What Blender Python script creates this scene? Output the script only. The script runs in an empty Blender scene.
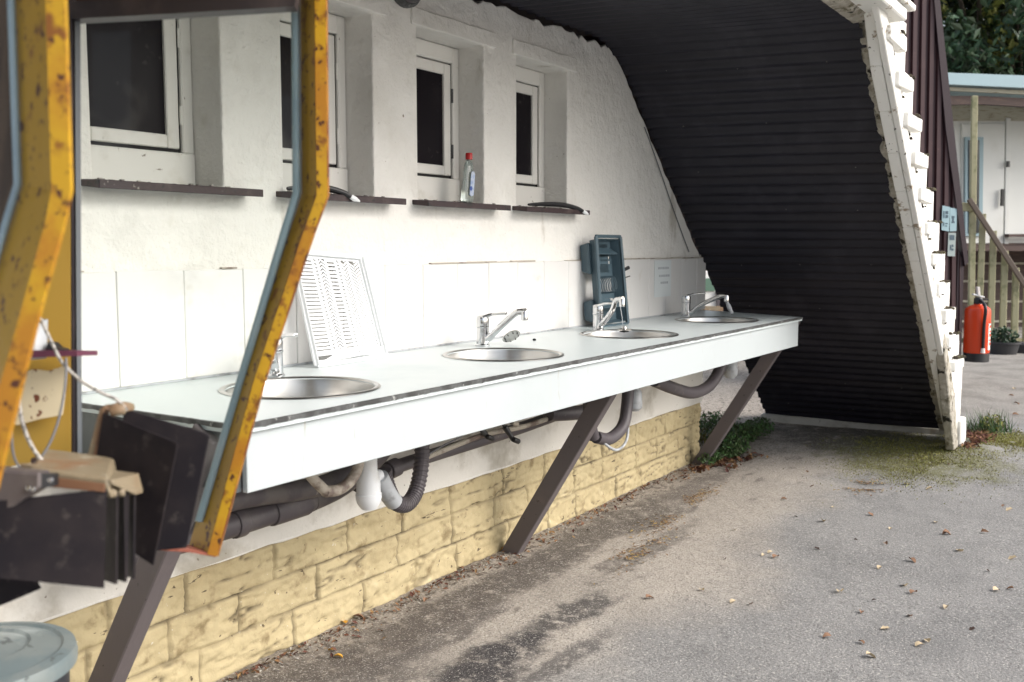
import bpy, bmesh, math, random
from mathutils import Vector, Matrix, noise, Euler
R = math.radians
S = bpy.context.scene
COL = S.collection
rnd = random.Random(7)

# ------------------------------------------------------------ camera (surveyed from the photograph)
F = 1000.0
PIT = math.atan(94 / F); YAW = math.atan(654 * math.cos(PIT) / F)
CAM = Vector((0, -2.319, 1.277))
cy, sy, cp, sp = math.cos(YAW), math.sin(YAW), math.cos(PIT), math.sin(PIT)
FWD = Vector((cy * cp, sy * cp, -sp)); RIGHT = Vector((sy, -cy, 0)); UP = Vector((cy * sp, sy * sp, cp))
def ray(x, y): return FWD + RIGHT * ((x - 512) / F) - UP * ((y - 341) / F)
def onY(x, y, Y): r = ray(x, y); return CAM + r * ((Y - CAM.y) / r.y)
def onZ(x, y, Z): r = ray(x, y); return CAM + r * ((Z - CAM.z) / r.z)
def onD(x, y, d): return CAM + ray(x, y) * d
cam = bpy.data.objects.new('camera', bpy.data.cameras.new('camera')); COL.objects.link(cam)
cam.location = CAM
cam.rotation_euler = Matrix((RIGHT, UP, -FWD)).transposed().to_euler()
cam.data.sensor_width = 36; cam.data.lens = 36 * F / 1024
cam.data.clip_start = .05; cam.data.clip_end = 500
cam.data.dof.use_dof = True; cam.data.dof.focus_distance = 3.6; cam.data.dof.aperture_fstop = 5.0
S.camera = cam

# ------------------------------------------------------------ materials
def mat(name, col, rough=.6, metal=0., layers=(), bump=(), spec=.5, island=0., alpha=None, trans=0.):
    """layers: (scale, detail, lo, hi, colour, (sx,sy,sz)); bump: (scale, detail, strength, distance, stretch)"""
    m = bpy.data.materials.new(name); m.use_nodes = True
    nt = m.node_tree; N = nt.nodes; L = nt.links
    b = N['Principled BSDF']
    b.inputs['Roughness'].default_value = rough; b.inputs['Metallic'].default_value = metal
    b.inputs['Specular IOR Level'].default_value = spec
    b.inputs['Transmission Weight'].default_value = trans
    tc = N.new('ShaderNodeTexCoord')
    def nz(scale, detail, st=(1, 1, 1), off=0):
        mp = N.new('ShaderNodeMapping'); mp.inputs['Scale'].default_value = st
        mp.inputs['Location'].default_value = (off, off * 1.7, off * .6)
        t = N.new('ShaderNodeTexNoise'); t.inputs['Scale'].default_value = scale
        t.inputs['Detail'].default_value = detail; t.inputs['Roughness'].default_value = .6
        L.new(tc.outputs['Object'], mp.inputs[0]); L.new(mp.outputs[0], t.inputs['Vector'])
        return t.outputs['Fac']
    c = N.new('ShaderNodeRGB'); c.outputs[0].default_value = (*col, 1); cur = c.outputs[0]
    if island:
        g = N.new('ShaderNodeNewGeometry'); mr = N.new('ShaderNodeMapRange')
        mr.inputs[3].default_value = 1 - island; mr.inputs[4].default_value = 1 + island
        L.new(g.outputs['Random Per Island'], mr.inputs[0])
        h = N.new('ShaderNodeHueSaturation'); L.new(cur, h.inputs['Color']); L.new(mr.outputs[0], h.inputs['Value'])
        hm = N.new('ShaderNodeMapRange'); hm.inputs[3].default_value = .5 - island * .06; hm.inputs[4].default_value = .5 + island * .04
        L.new(g.outputs['Random Per Island'], hm.inputs[0]); L.new(hm.outputs[0], h.inputs['Hue'])
        cur = h.outputs[0]
    for i, ly in enumerate(layers):
        sc, det, lo, hi, c2 = ly[:5]; st = ly[5] if len(ly) > 5 else (1, 1, 1)
        rp = N.new('ShaderNodeMapRange'); rp.interpolation_type = 'SMOOTHSTEP'
        rp.inputs[1].default_value = lo; rp.inputs[2].default_value = hi
        L.new(nz(sc, det, st, 3.1 * (i + 1)), rp.inputs[0])
        mx = N.new('ShaderNodeMix'); mx.data_type = 'RGBA'
        L.new(rp.outputs[0], mx.inputs[0]); L.new(cur, mx.inputs[6]); mx.inputs[7].default_value = (*c2, 1)
        cur = mx.outputs[2]
    L.new(cur, b.inputs['Base Color'])
    prev = None
    for i, bm_ in enumerate(bump):
        sc, det, stg, dist = bm_[:4]; st = bm_[4] if len(bm_) > 4 else (1, 1, 1)
        bp = N.new('ShaderNodeBump'); bp.inputs['Strength'].default_value = stg; bp.inputs['Distance'].default_value = dist
        L.new(nz(sc, det, st, 7.7 * i), bp.inputs['Height'])
        if prev: L.new(prev, bp.inputs['Normal'])
        prev = bp.outputs[0]
    if prev: L.new(prev, b.inputs['Normal'])
    m['cur'] = 1
    return m

M = {}
M['plaster'] = mat('white_plaster', (.79, .775, .735), .85, layers=[
    (1.4, 5, .52, .8, (.66, .64, .59)), (9, 6, .58, .8, (.66, .64, .58)), (60, 3, .73, .78, (.22, .17, .12)),
    (2.2, 8, .62, .72, (.5, .47, .41), (2, 2, .6))],
    bump=[(7, 7, .9, .028), (45, 5, .7, .006), (2.2, 2, .4, .05)])
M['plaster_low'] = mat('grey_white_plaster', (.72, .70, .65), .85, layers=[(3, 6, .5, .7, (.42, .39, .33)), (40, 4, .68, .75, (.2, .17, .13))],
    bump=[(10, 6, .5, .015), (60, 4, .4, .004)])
M['tile'] = mat('painted_tile', (.71, .705, .69), .4, layers=[(2, 4, .5, .8, (.66, .65, .63)), (9, 6, .6, .75, (.62, .60, .56)), (70, 3, .72, .77, (.35, .3, .25))],
    bump=[(8, 4, .25, .01), (50, 3, .12, .002)])
M['grout'] = mat('grout', (.56, .54, .5), .9)
M['winwhite'] = mat('window_paint', (.78, .77, .73), .5, layers=[(6, 6, .55, .75, (.62, .6, .53)), (30, 6, .66, .72, (.25, .22, .18))],
    bump=[(30, 4, .3, .003)])
M['pane'] = mat('dark_pane', (.010, .008, .011), .25, spec=.09, layers=[(5, 6, .5, .8, (.020, .016, .019)), (30, 6, .62, .75, (.04, .035, .036))])
M['sill'] = mat('brown_sill', (.032, .017, .019), .5, layers=[(14, 7, .5, .7, (.07, .048, .045)), (40, 5, .66, .72, (.25, .23, .2)), (20, 5, .6, .66, (.012, .01, .01))],
    bump=[(50, 5, .4, .003)])
M['black'] = mat('near_black_gap_shade', (.012, .011, .012), .8)  # black colour in place of shade in the sash gaps and rebates
M['steel'] = mat('stainless_steel', (.55, .54, .52), .28, 1, layers=[(5, 3, .4, .8, (.42, .41, .39), (1, 1, 4))], bump=[(90, 2, .05, .001, (1, 1, 8))])
M['chrome'] = mat('chrome', (.68, .69, .70), .13, 1, layers=[(30, 4, .55, .75, (.4, .4, .38))])
M['counter'] = mat('pale_blue_laminate', (.60, .66, .665), .34, layers=[(3, 5, .5, .75, (.53, .60, .61)), (55, 5, .72, .77, (.3, .3, .28)), (9, 7, .66, .76, (.48, .52, .52), (1, 4, 1))], bump=[(25, 3, .05, .001)])
M['edge'] = mat('worn_counter_edge', (.085, .088, .088), .6, layers=[(22, 7, .42, .58, (.04, .04, .04), (1, 1, .2)), (45, 4, .63, .68, (.30, .31, .30), (1, 1, .6)), (60, 3, .6, .7, (.02, .02, .02))], bump=[(60, 4, .5, .003)])
M['fascia'] = mat('white_fascia', (.45, .49, .50), .42, layers=[(2, 5, .45, .8, (.41, .445, .455)), (5, 7, .60, .78, (.44, .47, .46), (3, 3, .25)), (16, 7, .66, .72, (.38, .38, .35), (2.5, 1, .3)), (60, 3, .74, .78, (.25, .22, .18))], bump=[(20, 3, .06, .001)])
M['grey_panel'] = mat('dark_end_panel', (.06, .07, .075), .6, layers=[(6, 5, .5, .7, (.1, .11, .11))])
M['brace'] = mat('grey_painted_wood', (.125, .108, .112), .65, layers=[(8, 6, .5, .75, (.15, .125, .125), (1, 1, 1)), (40, 5, .66, .72, (.04, .03, .03))], bump=[(6, 6, .4, .004, (6, 6, 1)), (60, 3, .2, .001)])
M['pipe_dark'] = mat('dark_grey_pipe', (.075, .065, .072), .5, layers=[(7, 5, .5, .7, (.13, .115, .11)), (30, 5, .66, .72, (.2, .18, .16))], bump=[(40, 4, .1, .001)])
M['pipe_white'] = mat('white_plastic_pipe', (.74, .76, .78), .35, layers=[(8, 5, .55, .75, (.6, .6, .58)), (40, 4, .7, .75, (.25, .22, .19))])
M['pipe_beige'] = mat('dirty_beige_pipe', (.40, .36, .30), .6, layers=[(12, 6, .5, .65, (.16, .12, .1))], bump=[(30, 5, .3, .002)])
M['pipe_grey'] = mat('light_grey_pipe', (.4, .42, .44), .42, layers=[(14, 5, .5, .7, (.2, .2, .2))])
M['roof_black'] = mat('black_corrugated_sheet', (.0082, .0074, .0150), .55, spec=.42, layers=[(5, 5, .45, .75, (.0125, .011, .021)), (2, 8, .5, .7, (.020, .018, .028), (.4, 3, 3)), (.9, 6, .5, .7, (.017, .014, .02), (6, .3, 6)), (55, 3, .73, .77, (.09, .08, .08))],
    bump=[(30, 4, .15, .002)])
M['screw'] = mat('pale_screw', (.2, .19, .18), .5, .3)
M['old_white'] = mat('weathered_white_board', (.78, .77, .73), .7, layers=[(5, 6, .55, .75, (.6, .57, .5)), (14, 7, .6, .68, (.3, .24, .17)), (30, 5, .66, .7, (.05, .045, .035))],
    bump=[(20, 5, .45, .006), (70, 4, .3, .002)])
M['mortar'] = mat('lichened_mortar', (.40, .37, .31), .95, layers=[(9, 6, .52, .64, (.15, .13, .08)), (25, 6, .5, .66, (.55, .52, .45)), (12, 6, .58, .63, (.025, .022, .014))],
    bump=[(18, 7, 1, .03), (60, 5, .6, .006)])
M['mossdark'] = mat('dark_moss', (.055, .045, .025), .95, island=.7)
M['concrete'] = mat('pale_concrete', (.42, .41, .38), .9, layers=[(4, 7, .5, .68, (.24, .22, .18)), (18, 6, .62, .7, (.1, .09, .07))], bump=[(20, 6, .6, .01)])
M['redmetal'] = mat('dark_red_sheet', (.055, .022, .024), .5, layers=[(4, 4, .5, .75, (.075, .035, .034)), (40, 4, .68, .74, (.16, .08, .07))], bump=[(30, 3, .1, .001)])
M['redtrim'] = mat('dark_red_trim', (.03, .014, .018), .5)
RUST = (.07, .02, .008)
M['yellow'] = mat('rusty_yellow_paint', (.37, .22, .008), .5, layers=[(4, 5, .5, .75, (.29, .165, .012)), (32, 8, .57, .66, (.20, .085, .01)), (45, 8, .59, .64, RUST), (60, 6, .62, .67, (.07, .018, .008))],
    bump=[(25, 6, .35, .003)])
M['orange'] = mat('rusting_orange_edge', (.50, .285, .010), .5, layers=[(9, 7, .44, .62, (.40, .17, .010)), (40, 8, .54, .66, (.22, .08, .010)), (70, 8, .58, .64, RUST)],
    bump=[(25, 6, .4, .003)])
M['rusty'] = mat('rusted_edge', (.34, .15, .012), .7, layers=[(22, 8, .45, .58, (.16, .045, .008)), (40, 8, .55, .62, (.05, .018, .008))], bump=[(60, 5, .6, .002)])
M['yellow_flat'] = mat('mustard_panel', (.33, .20, .025), .55, layers=[(3, 4, .5, .8, (.36, .22, .04))])
M['patch'] = mat('cream_patch_with_rust', (.72, .62, .42), .6, layers=[(3, 4, .5, .7, (.62, .5, .3)), (38, 3, .575, .605, (.16, .04, .012))])
M['gasket'] = mat('light_blue_rubber', (.27, .37, .43), .45, layers=[(6, 5, .5, .7, (.19, .27, .33)), (30, 5, .62, .7, (.4, .46, .5))])
M['inner'] = mat('brown_inner_lining', (.085, .062, .045), .7, layers=[(12, 5, .45, .6, (.05, .037, .03), (6, 6, .5))])
M['bead'] = mat('grey_glazing_bead', (.11, .125, .14), .5)
M['darkframe'] = mat('dark_window_channel', (.028, .023, .026), .45, layers=[(8, 5, .5, .75, (.07, .055, .055))])
M['rust_pink'] = mat('rust_primer', (.38, .12, .08), .6, layers=[(20, 5, .5, .65, (.2, .06, .03))])
M['sheet'] = mat('black_rubber_sheet', (.008, .0065, .0095), .65, spec=.18, layers=[(5, 8, .45, .72, (.022, .017, .018)), (40, 7, .56, .72, (.038, .032, .031)), (50, 3, .77, .8, (.3, .25, .2))], bump=[(30, 5, .25, .002)])
M['tan'] = mat('aged_tan_clamp', (.23, .185, .12), .55, layers=[(10, 6, .5, .65, (.22, .13, .07)), (25, 5, .58, .7, (.36, .32, .24))], bump=[(35, 5, .5, .004)])
M['brownedge'] = mat('brown_wood_core', (.20, .10, .055), .6, layers=[(10, 5, .5, .6, (.1, .05, .03), (1, 1, 1))])
M['bracket'] = mat('grey_bracket', (.13, .11, .11), .45, .3, layers=[(8, 5, .5, .7, (.19, .17, .16))])
M['galv'] = mat('galvanised_lid', (.25, .285, .28), .5, .3, layers=[(9, 7, .45, .62, (.20, .25, .26)), (5, 5, .55, .7, (.5, .55, .54)), (30, 6, .62, .7, (.12, .14, .14))], bump=[(30, 5, .3, .003)])
M['binbody'] = mat('dark_bin_body', (.03, .035, .045), .45, .2, layers=[(8, 5, .5, .7, (.05, .055, .065))])
M['rope'] = mat('twisted_rope', (.42, .40, .37), .9, layers=[(160, 2, .5, .6, (.18, .17, .16))], bump=[(150, 2, .6, .002)])
M['wire'] = mat('grey_wire', (.14, .14, .15), .5)
M['plum'] = mat('plum_shelf', (.12, .03, .06), .5)
M['whiteplastic'] = mat('white_plastic', (.78, .80, .81), .38, spec=.4)
M['greyplastic'] = mat('blue_grey_plastic', (.065, .105, .13), .4, layers=[(10, 4, .5, .75, (.085, .13, .155))])
M['paper'] = mat('laminated_paper', (.70, .75, .76), .35)
M['print'] = mat('faint_print', (.42, .45, .48), .6)
M['bottle'] = mat('clear_plastic', (.50, .56, .53), .12, trans=.7)
M['redcap'] = mat('red_cap', (.45, .02, .02), .4)
M['bluelabel'] = mat('blue_label', (.5, .56, .68), .5, layers=[(60, 2, .5, .6, (.32, .42, .62))])
M['darkblue'] = mat('dark_blue_print', (.05, .1, .35), .5)
M['blackplastic'] = mat('black_plastic', (.012, .012, .014), .4)
M['ext'] = mat('extinguisher_red', (.62, .05, .008), .3)
M['extlabel'] = mat('extinguisher_label', (.75, .7, .66), .5)
M['fasciablue'] = mat('pale_blue_fascia', (.26, .37, .41), .5, layers=[(4, 4, .5, .8, (.27, .39, .43))])
M['hutwhite'] = mat('hut_white', (.66, .67, .64), .6, layers=[(2, 4, .5, .8, (.58, .58, .54))])
M['hutbeige'] = mat('hut_soffit', (.42, .40, .32), .7, layers=[(6, 4, .5, .7, (.24, .21, .14), (1, 1, 8))])
M['brownwood'] = mat('brown_wood', (.055, .03, .025), .65, layers=[(5, 5, .5, .7, (.10, .06, .045), (1, 1, 6))])
M['rail'] = mat('weathered_handrail', (.13, .10, .08), .7)
M['greenwood'] = mat('algae_green_timber', (.34, .32, .20), .8, layers=[(9, 5, .5, .65, (.22, .22, .12))], bump=[(20, 5, .3, .004)])
M['glassdark'] = mat('dark_door_glass', (.015, .02, .025), .15)
M['pot'] = mat('dark_pot', (.035, .035, .038), .6)
M['poster'] = mat('pale_blue_poster', (.32, .46, .50), .5)
M['posterprint'] = mat('poster_print', (.07, .11, .14), .6)
M['poster2'] = mat('grey_poster', (.34, .40, .39), .5)
M['caravan'] = mat('caravan_white', (.78, .78, .75), .4)
M['greenglass'] = mat('green_window', (.12, .2, .15), .25)
M['leafgreen'] = mat('tree_leaves', (.038, .066, .018), .55, island=.75, spec=.3)
M['leafyellow'] = mat('yellowing_leaves', (.26, .28, .07), .55, island=.4, spec=.3)
M['leafblue'] = mat('bluish_leaves', (.035, .075, .036), .5, island=.6)
M['bark'] = mat('bark', (.07, .055, .04), .9, bump=[(10, 6, .8, .03, (1, 1, .3))])
M['weed'] = mat('weed_green', (.05, .095, .025), .6, island=.7)
M['moss'] = mat('moss_green', (.21, .20, .055), .9, island=.6)
M['drygrass'] = mat('dry_litter', (.25, .16, .07), .9, island=.6)
M['leaf_pale'] = mat('pale_leaf', (.50, .40, .26), .7)
M['leaf_brown'] = mat('brown_leaf', (.24, .135, .08), .8)
M['leaf_dark'] = mat('dark_leaf', (.055, .03, .022), .8)
M['leaf_yellow'] = mat('yellow_leaf', (.60, .32, .04), .7)
M['litter'] = mat('brown_litter', (.17, .085, .045), .9, island=.7)
M['gravel'] = mat('fallen_crumbs', (.33, .31, .28), .9, island=.5)

# glass pane: mostly clear with a weak reflection and dust
def glass_mat():
    m = bpy.data.materials.new('dusty_clear_glass'); m.use_nodes = True; nt = m.node_tree; N = nt.nodes; L = nt.links
    N.clear(); o = N.new('ShaderNodeOutputMaterial')
    t = N.new('ShaderNodeBsdfTransparent'); t.inputs[0].default_value = (.93, .95, .94, 1)
    g = N.new('ShaderNodeBsdfGlossy'); g.inputs['Roughness'].default_value = .03
    d = N.new('ShaderNodeBsdfDiffuse'); d.inputs[0].default_value = (.5, .5, .47, 1)
    f = N.new('ShaderNodeFresnel'); f.inputs[0].default_value = 1.3
    ml = N.new('ShaderNodeMath'); ml.operation = 'MULTIPLY'; ml.inputs[1].default_value = .35; L.new(f.outputs[0], ml.inputs[0])
    a = N.new('ShaderNodeMixShader'); L.new(ml.outputs[0], a.inputs[0]); L.new(t.outputs[0], a.inputs[1]); L.new(g.outputs[0], a.inputs[2])
    tc = N.new('ShaderNodeTexCoord'); n = N.new('ShaderNodeTexNoise'); n.inputs['Scale'].default_value = 9; n.inputs['Detail'].default_value = 9
    L.new(tc.outputs['Object'], n.inputs[0])
    r = N.new('ShaderNodeMapRange'); r.inputs[1].default_value = .55; r.inputs[2].default_value = .8; r.inputs[4].default_value = .1
    L.new(n.outputs[0], r.inputs[0])
    b = N.new('ShaderNodeMixShader'); L.new(r.outputs[0], b.inputs[0]); L.new(a.outputs[0], b.inputs[1]); L.new(d.outputs[0], b.inputs[2])
    L.new(b.outputs[0], o.inputs[0]); return m
M['glass'] = glass_mat()

# yellow painted split-face block: vertex attribute 'joint' marks mortar lines and face crevices, both coloured darker
def brick_mat():
    m = mat('yellow_painted_block', (.48, .40, .235), .85, layers=[(3, 6, .42, .7, (.41, .335, .19)), (12, 7, .55, .72, (.26, .20, .105)),
        (5, 5, .6, .72, (.56, .48, .30)), (34, 6, .66, .70, (.10, .07, .04)), (70, 3, .70, .76, (.7, .68, .6)), (9, 9, .66, .675, (.10, .075, .045), (1, 1, 5))],
        bump=[(14, 7, .7, .012), (60, 5, .5, .003)])
    nt = m.node_tree; N = nt.nodes; L = nt.links; b = N['Principled BSDF']
    at = N.new('ShaderNodeAttribute'); at.attribute_name = 'joint_crevice'
    nz = N.new('ShaderNodeTexNoise'); nz.inputs['Scale'].default_value = 6; nz.inputs['Detail'].default_value = 5
    tc = N.new('ShaderNodeTexCoord'); L.new(tc.outputs['Object'], nz.inputs[0])
    mr = N.new('ShaderNodeMapRange'); mr.inputs[1].default_value = .35; mr.inputs[2].default_value = .6; mr.inputs[3].default_value = .3
    L.new(nz.outputs[0], mr.inputs[0])
    mu = N.new('ShaderNodeMath'); mu.operation = 'MULTIPLY'; L.new(at.outputs['Fac'], mu.inputs[0]); L.new(mr.outputs[0], mu.inputs[1])
    src = b.inputs['Base Color'].links[0].from_socket
    mx = N.new('ShaderNodeMix'); mx.data_type = 'RGBA'; L.new(mu.outputs[0], mx.inputs[0]); L.new(src, mx.inputs[6])
    mx.inputs[7].default_value = (.05, .035, .02, 1); L.new(mx.outputs[2], b.inputs['Base Color'])
    return m
M['brick'] = brick_mat()

def ground_mat():
    m = bpy.data.materials.new('worn_asphalt'); m.use_nodes = True; nt = m.node_tree; N = nt.nodes; L = nt.links
    b = N['Principled BSDF']; b.inputs['Roughness'].default_value = .9
    tc = N.new('ShaderNodeTexCoord')
    def nz(sc, det, st=(1, 1, 1), off=0, ro=.6):
        mp = N.new('ShaderNodeMapping'); mp.inputs['Scale'].default_value = st; mp.inputs['Location'].default_value = (off, off, 0)
        t = N.new('ShaderNodeTexNoise'); t.inputs['Scale'].default_value = sc; t.inputs['Detail'].default_value = det; t.inputs['Roughness'].default_value = ro
        L.new(tc.outputs['Object'], mp.inputs[0]); L.new(mp.outputs[0], t.inputs[0]); return t.outputs['Fac']
    def mth(op, a, b_=None, c=None):
        n = N.new('ShaderNodeMath'); n.operation = op
        for i, v in enumerate((a, b_, c)):
            if v is None: continue
            if isinstance(v, (int, float)): n.inputs[i].default_value = v
            else: L.new(v, n.inputs[i])
        return n.outputs[0]
    def rmp(v, lo, hi, a=0, c=1):
        n = N.new('ShaderNodeMapRange'); n.interpolation_type = 'SMOOTHSTEP'
        n.inputs[1].default_value = lo; n.inputs[2].default_value = hi; n.inputs[3].default_value = a; n.inputs[4].default_value = c
        L.new(v, n.inputs[0]); return n.outputs[0]
    def mix(f, a, c2):
        n = N.new('ShaderNodeMix'); n.data_type = 'RGBA'; L.new(f, n.inputs[0])
        for i, v in ((6, a), (7, c2)):
            if isinstance(v, tuple): n.inputs[i].default_value = (*v, 1)
            else: L.new(v, n.inputs[i])
        return n.outputs[2]
    sx = N.new('ShaderNodeSeparateXYZ'); L.new(tc.outputs['Object'], sx.inputs[0]); X, Y = sx.outputs[0], sx.outputs[1]
    grain = nz(120, 3, ro=.8); grain2 = nz(45, 6, ro=.8)
    beige = mix(rmp(nz(1.3, 6), .35, .7), (.44, .395, .34), (.345, .31, .268))
    grey = mix(rmp(nz(2, 6, off=9), .4, .7), (.265, .26, .252), (.20, .198, .194))
    # the grey, coarser strip lies away from the wall: y < -0.62 - 0.11*(x-3) on a ragged line
    line = mth('ADD', mth('MULTIPLY_ADD', X, -.065, Y), mth('MULTIPLY_ADD', nz(1.1, 6, off=4), 1.1, -.55))
    fg = rmp(line, -.86, -1.35)
    c = mix(fg, beige, grey)
    # far yard, paler
    c = mix(rmp(X, 7.3, 8.2), c, mix(rmp(nz(3, 6, off=3), .4, .65), (.30, .28, .25), (.20, .185, .165)))
    # dirt along the foot of the wall and old damp stains
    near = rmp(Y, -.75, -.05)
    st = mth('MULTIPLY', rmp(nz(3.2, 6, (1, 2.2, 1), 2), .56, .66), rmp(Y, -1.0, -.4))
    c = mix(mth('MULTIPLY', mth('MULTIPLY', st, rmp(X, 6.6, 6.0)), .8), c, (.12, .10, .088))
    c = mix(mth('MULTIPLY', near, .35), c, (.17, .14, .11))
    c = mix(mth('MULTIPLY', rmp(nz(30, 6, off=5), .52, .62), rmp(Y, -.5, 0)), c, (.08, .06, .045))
    brk = nz(16, 7, off=12, ro=.75)
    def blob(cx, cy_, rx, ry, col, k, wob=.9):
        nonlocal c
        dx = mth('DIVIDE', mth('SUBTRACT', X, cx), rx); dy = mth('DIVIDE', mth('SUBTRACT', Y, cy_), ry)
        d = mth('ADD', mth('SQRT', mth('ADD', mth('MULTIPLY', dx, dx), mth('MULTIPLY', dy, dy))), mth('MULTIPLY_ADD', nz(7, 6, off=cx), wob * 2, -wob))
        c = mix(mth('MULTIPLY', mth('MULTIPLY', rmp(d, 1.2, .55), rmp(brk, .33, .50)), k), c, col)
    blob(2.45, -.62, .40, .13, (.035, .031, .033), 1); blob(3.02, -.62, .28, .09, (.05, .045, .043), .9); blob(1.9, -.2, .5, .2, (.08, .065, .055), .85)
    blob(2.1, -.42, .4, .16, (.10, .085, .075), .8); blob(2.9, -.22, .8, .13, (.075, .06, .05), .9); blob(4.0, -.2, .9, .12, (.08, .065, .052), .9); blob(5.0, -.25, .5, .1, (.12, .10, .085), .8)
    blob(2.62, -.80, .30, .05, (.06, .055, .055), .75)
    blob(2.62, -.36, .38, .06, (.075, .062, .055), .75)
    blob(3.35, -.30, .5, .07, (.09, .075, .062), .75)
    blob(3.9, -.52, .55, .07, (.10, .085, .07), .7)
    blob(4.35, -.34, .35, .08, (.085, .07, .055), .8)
    blob(6.55, -.62, .4, .5, (.075, .062, .05), .85)
    blob(6.35, -1.15, .55, .55, (.14, .14, .05), .9)
    blob(7.0, -1.5, .35, .4, (.13, .13, .045), .85)
    c = mix(mth('MULTIPLY', rmp(grain, .54, .64), .85), c, (.11, .10, .095))
    c = mix(mth('MULTIPLY', rmp(grain2, .58, .68), .6), c, (.56, .53, .48))
    c = mix(mth('MULTIPLY', rmp(nz(38, 5, off=6, ro=.8), .56, .64), .55), c, (.16, .15, .14))
    c = mix(mth('MULTIPLY', rmp(grain, .44, .34), .8), c, (.58, .55, .50))
    L.new(c, b.inputs['Base Color'])
    bp = N.new('ShaderNodeBump'); bp.inputs['Strength'].default_value = .9; bp.inputs['Distance'].default_value = .006; L.new(grain, bp.inputs['Height'])
    bq = N.new('ShaderNodeBump'); bq.inputs['Strength'].default_value = .5; bq.inputs['Distance'].default_value = .03; L.new(nz(5, 6), bq.inputs['Height']); L.new(bp.outputs[0], bq.inputs['Normal'])
    L.new(bq.outputs[0], b.inputs['Normal']); return m
M['ground'] = ground_mat()

# ------------------------------------------------------------ building helpers
def wloc(o):
    v = Vector((0, 0, 0))
    while o is not None: v = v + o.location; o = o.parent
    return v
def tag(o, label=None, cat=None, group=None, kind=None):
    if label: o['label'] = label
    if cat: o['category'] = cat
    if group: o['group'] = group
    if kind: o['kind'] = kind
    return o
def empty(name, loc=(0, 0, 0), label=None, cat=None, group=None):
    o = bpy.data.objects.new(name, None); COL.objects.link(o); o.location = loc; o.empty_display_size = .1
    return tag(o, label, cat, group)
class MB:
    def __init__(s): s.b = bmesh.new()
    def poly(s, pts):
        try: s.b.faces.new([s.b.verts.new(p) for p in pts])
        except ValueError: pass
        return s
    def prism(s, pts, ext):
        ext = Vector(ext); a = [s.b.verts.new(p) for p in pts]; c = [s.b.verts.new(Vector(p) + ext) for p in pts]; n = len(a)
        s.b.faces.new(a); s.b.faces.new(c[::-1])
        for i in range(n): s.b.faces.new((a[i], c[i], c[(i + 1) % n], a[(i + 1) % n]))
        return s
    def box(s, lo, hi):
        x0, y0, z0 = lo; x1, y1, z1 = hi
        return s.prism([(x0, y0, z0), (x1, y0, z0), (x1, y1, z0), (x0, y1, z0)], (0, 0, z1 - z0))
    def bar(s, p, q, w, h, up=(0, 0, 1)):
        p, q = Vector(p), Vector(q); d = (q - p).normalized(); u = Vector(up)
        sd = d.cross(u)
        if sd.length < 1e-4: sd = d.cross(Vector((1, 0, 0)))
        sd.normalize(); u = sd.cross(d).normalized()
        a, c = sd * w / 2, u * h / 2
        return s.prism([p - a - c, p + a - c, p + a + c, p - a + c], q - p)
    def tube(s, pts, r, n=10, rings=None, caps=True):
        pts = [Vector(p) for p in pts]; m = len(pts); prev = None; lo = None
        rr = r if isinstance(r, (list, tuple)) else [r] * m
        u = None
        for i, p in enumerate(pts):
            d = (pts[min(i + 1, m - 1)] - pts[max(i - 1, 0)]).normalized()
            if u is None:
                u = d.cross(Vector((0, 0, 1)))
                if u.length < .05: u = d.cross(Vector((1, 0, 0)))
            u = (u - d * u.dot(d)).normalized(); v = d.cross(u)
            ring = [s.b.verts.new(p + (u * math.cos(2 * math.pi * k / n) + v * math.sin(2 * math.pi * k / n)) * rr[i]) for k in range(n)]
            if prev:
                for k in range(n): s.b.faces.new((prev[k], prev[(k + 1) % n], ring[(k + 1) % n], ring[k]))
            elif caps: s.b.faces.new(ring[::-1])
            prev = ring
        if caps: s.b.faces.new(prev)
        return s
    def lathe(s, prof, at=(0, 0, 0), n=32, rot=None, close=False):
        at = Vector(at); prev = None
        for (r, z) in prof:
            ring = []
            for k in range(n):
                a = 2 * math.pi * k / n; v = Vector((r * math.cos(a), r * math.sin(a), z))
                if rot is not None: v = rot @ v
                ring.append(s.b.verts.new(v + at))
            if prev:
                for k in range(n): s.b.faces.new((prev[k], prev[(k + 1) % n], ring[(k + 1) % n], ring[k]))
            elif close: s.b.faces.new(ring[::-1])
            prev = ring
        if close: s.b.faces.new(prev)
        return s
    def build(s, name, m, parent=None, smooth=False, bevel=0, seg=1, sub=0, solid=0, weld=False):
        if weld: bmesh.ops.remove_doubles(s.b, verts=s.b.verts, dist=1e-5)
        bmesh.ops.recalc_face_normals(s.b, faces=s.b.faces)
        me = bpy.data.meshes.new(name)
        off = wloc(parent) if parent is not None else Vector()
        if off.length: bmesh.ops.translate(s.b, verts=s.b.verts, vec=-off)
        s.b.to_mesh(me); s.b.free()
        me.materials.append(M[m] if isinstance(m, str) else m)
        if smooth:
            for p in me.polygons: p.use_smooth = True
            if smooth == 'auto':
                me.set_sharp_from_angle(angle=R(35))
        o = bpy.data.objects.new(name, me); COL.objects.link(o); o.parent = parent
        if solid: k = o.modifiers.new('s', 'SOLIDIFY'); k.thickness = solid; k.offset = 0
        if bevel: k = o.modifiers.new('b', 'BEVEL'); k.width = bevel; k.segments = seg; k.limit_method = 'ANGLE'; k.angle_limit = R(35)
        if sub: k = o.modifiers.new('u', 'SUBSURF'); k.levels = sub; k.render_levels = sub
        return o
def box(name, lo, hi, m, parent=None, bevel=.002): return MB().box(lo, hi).build(name, m, parent, bevel=bevel)
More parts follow.
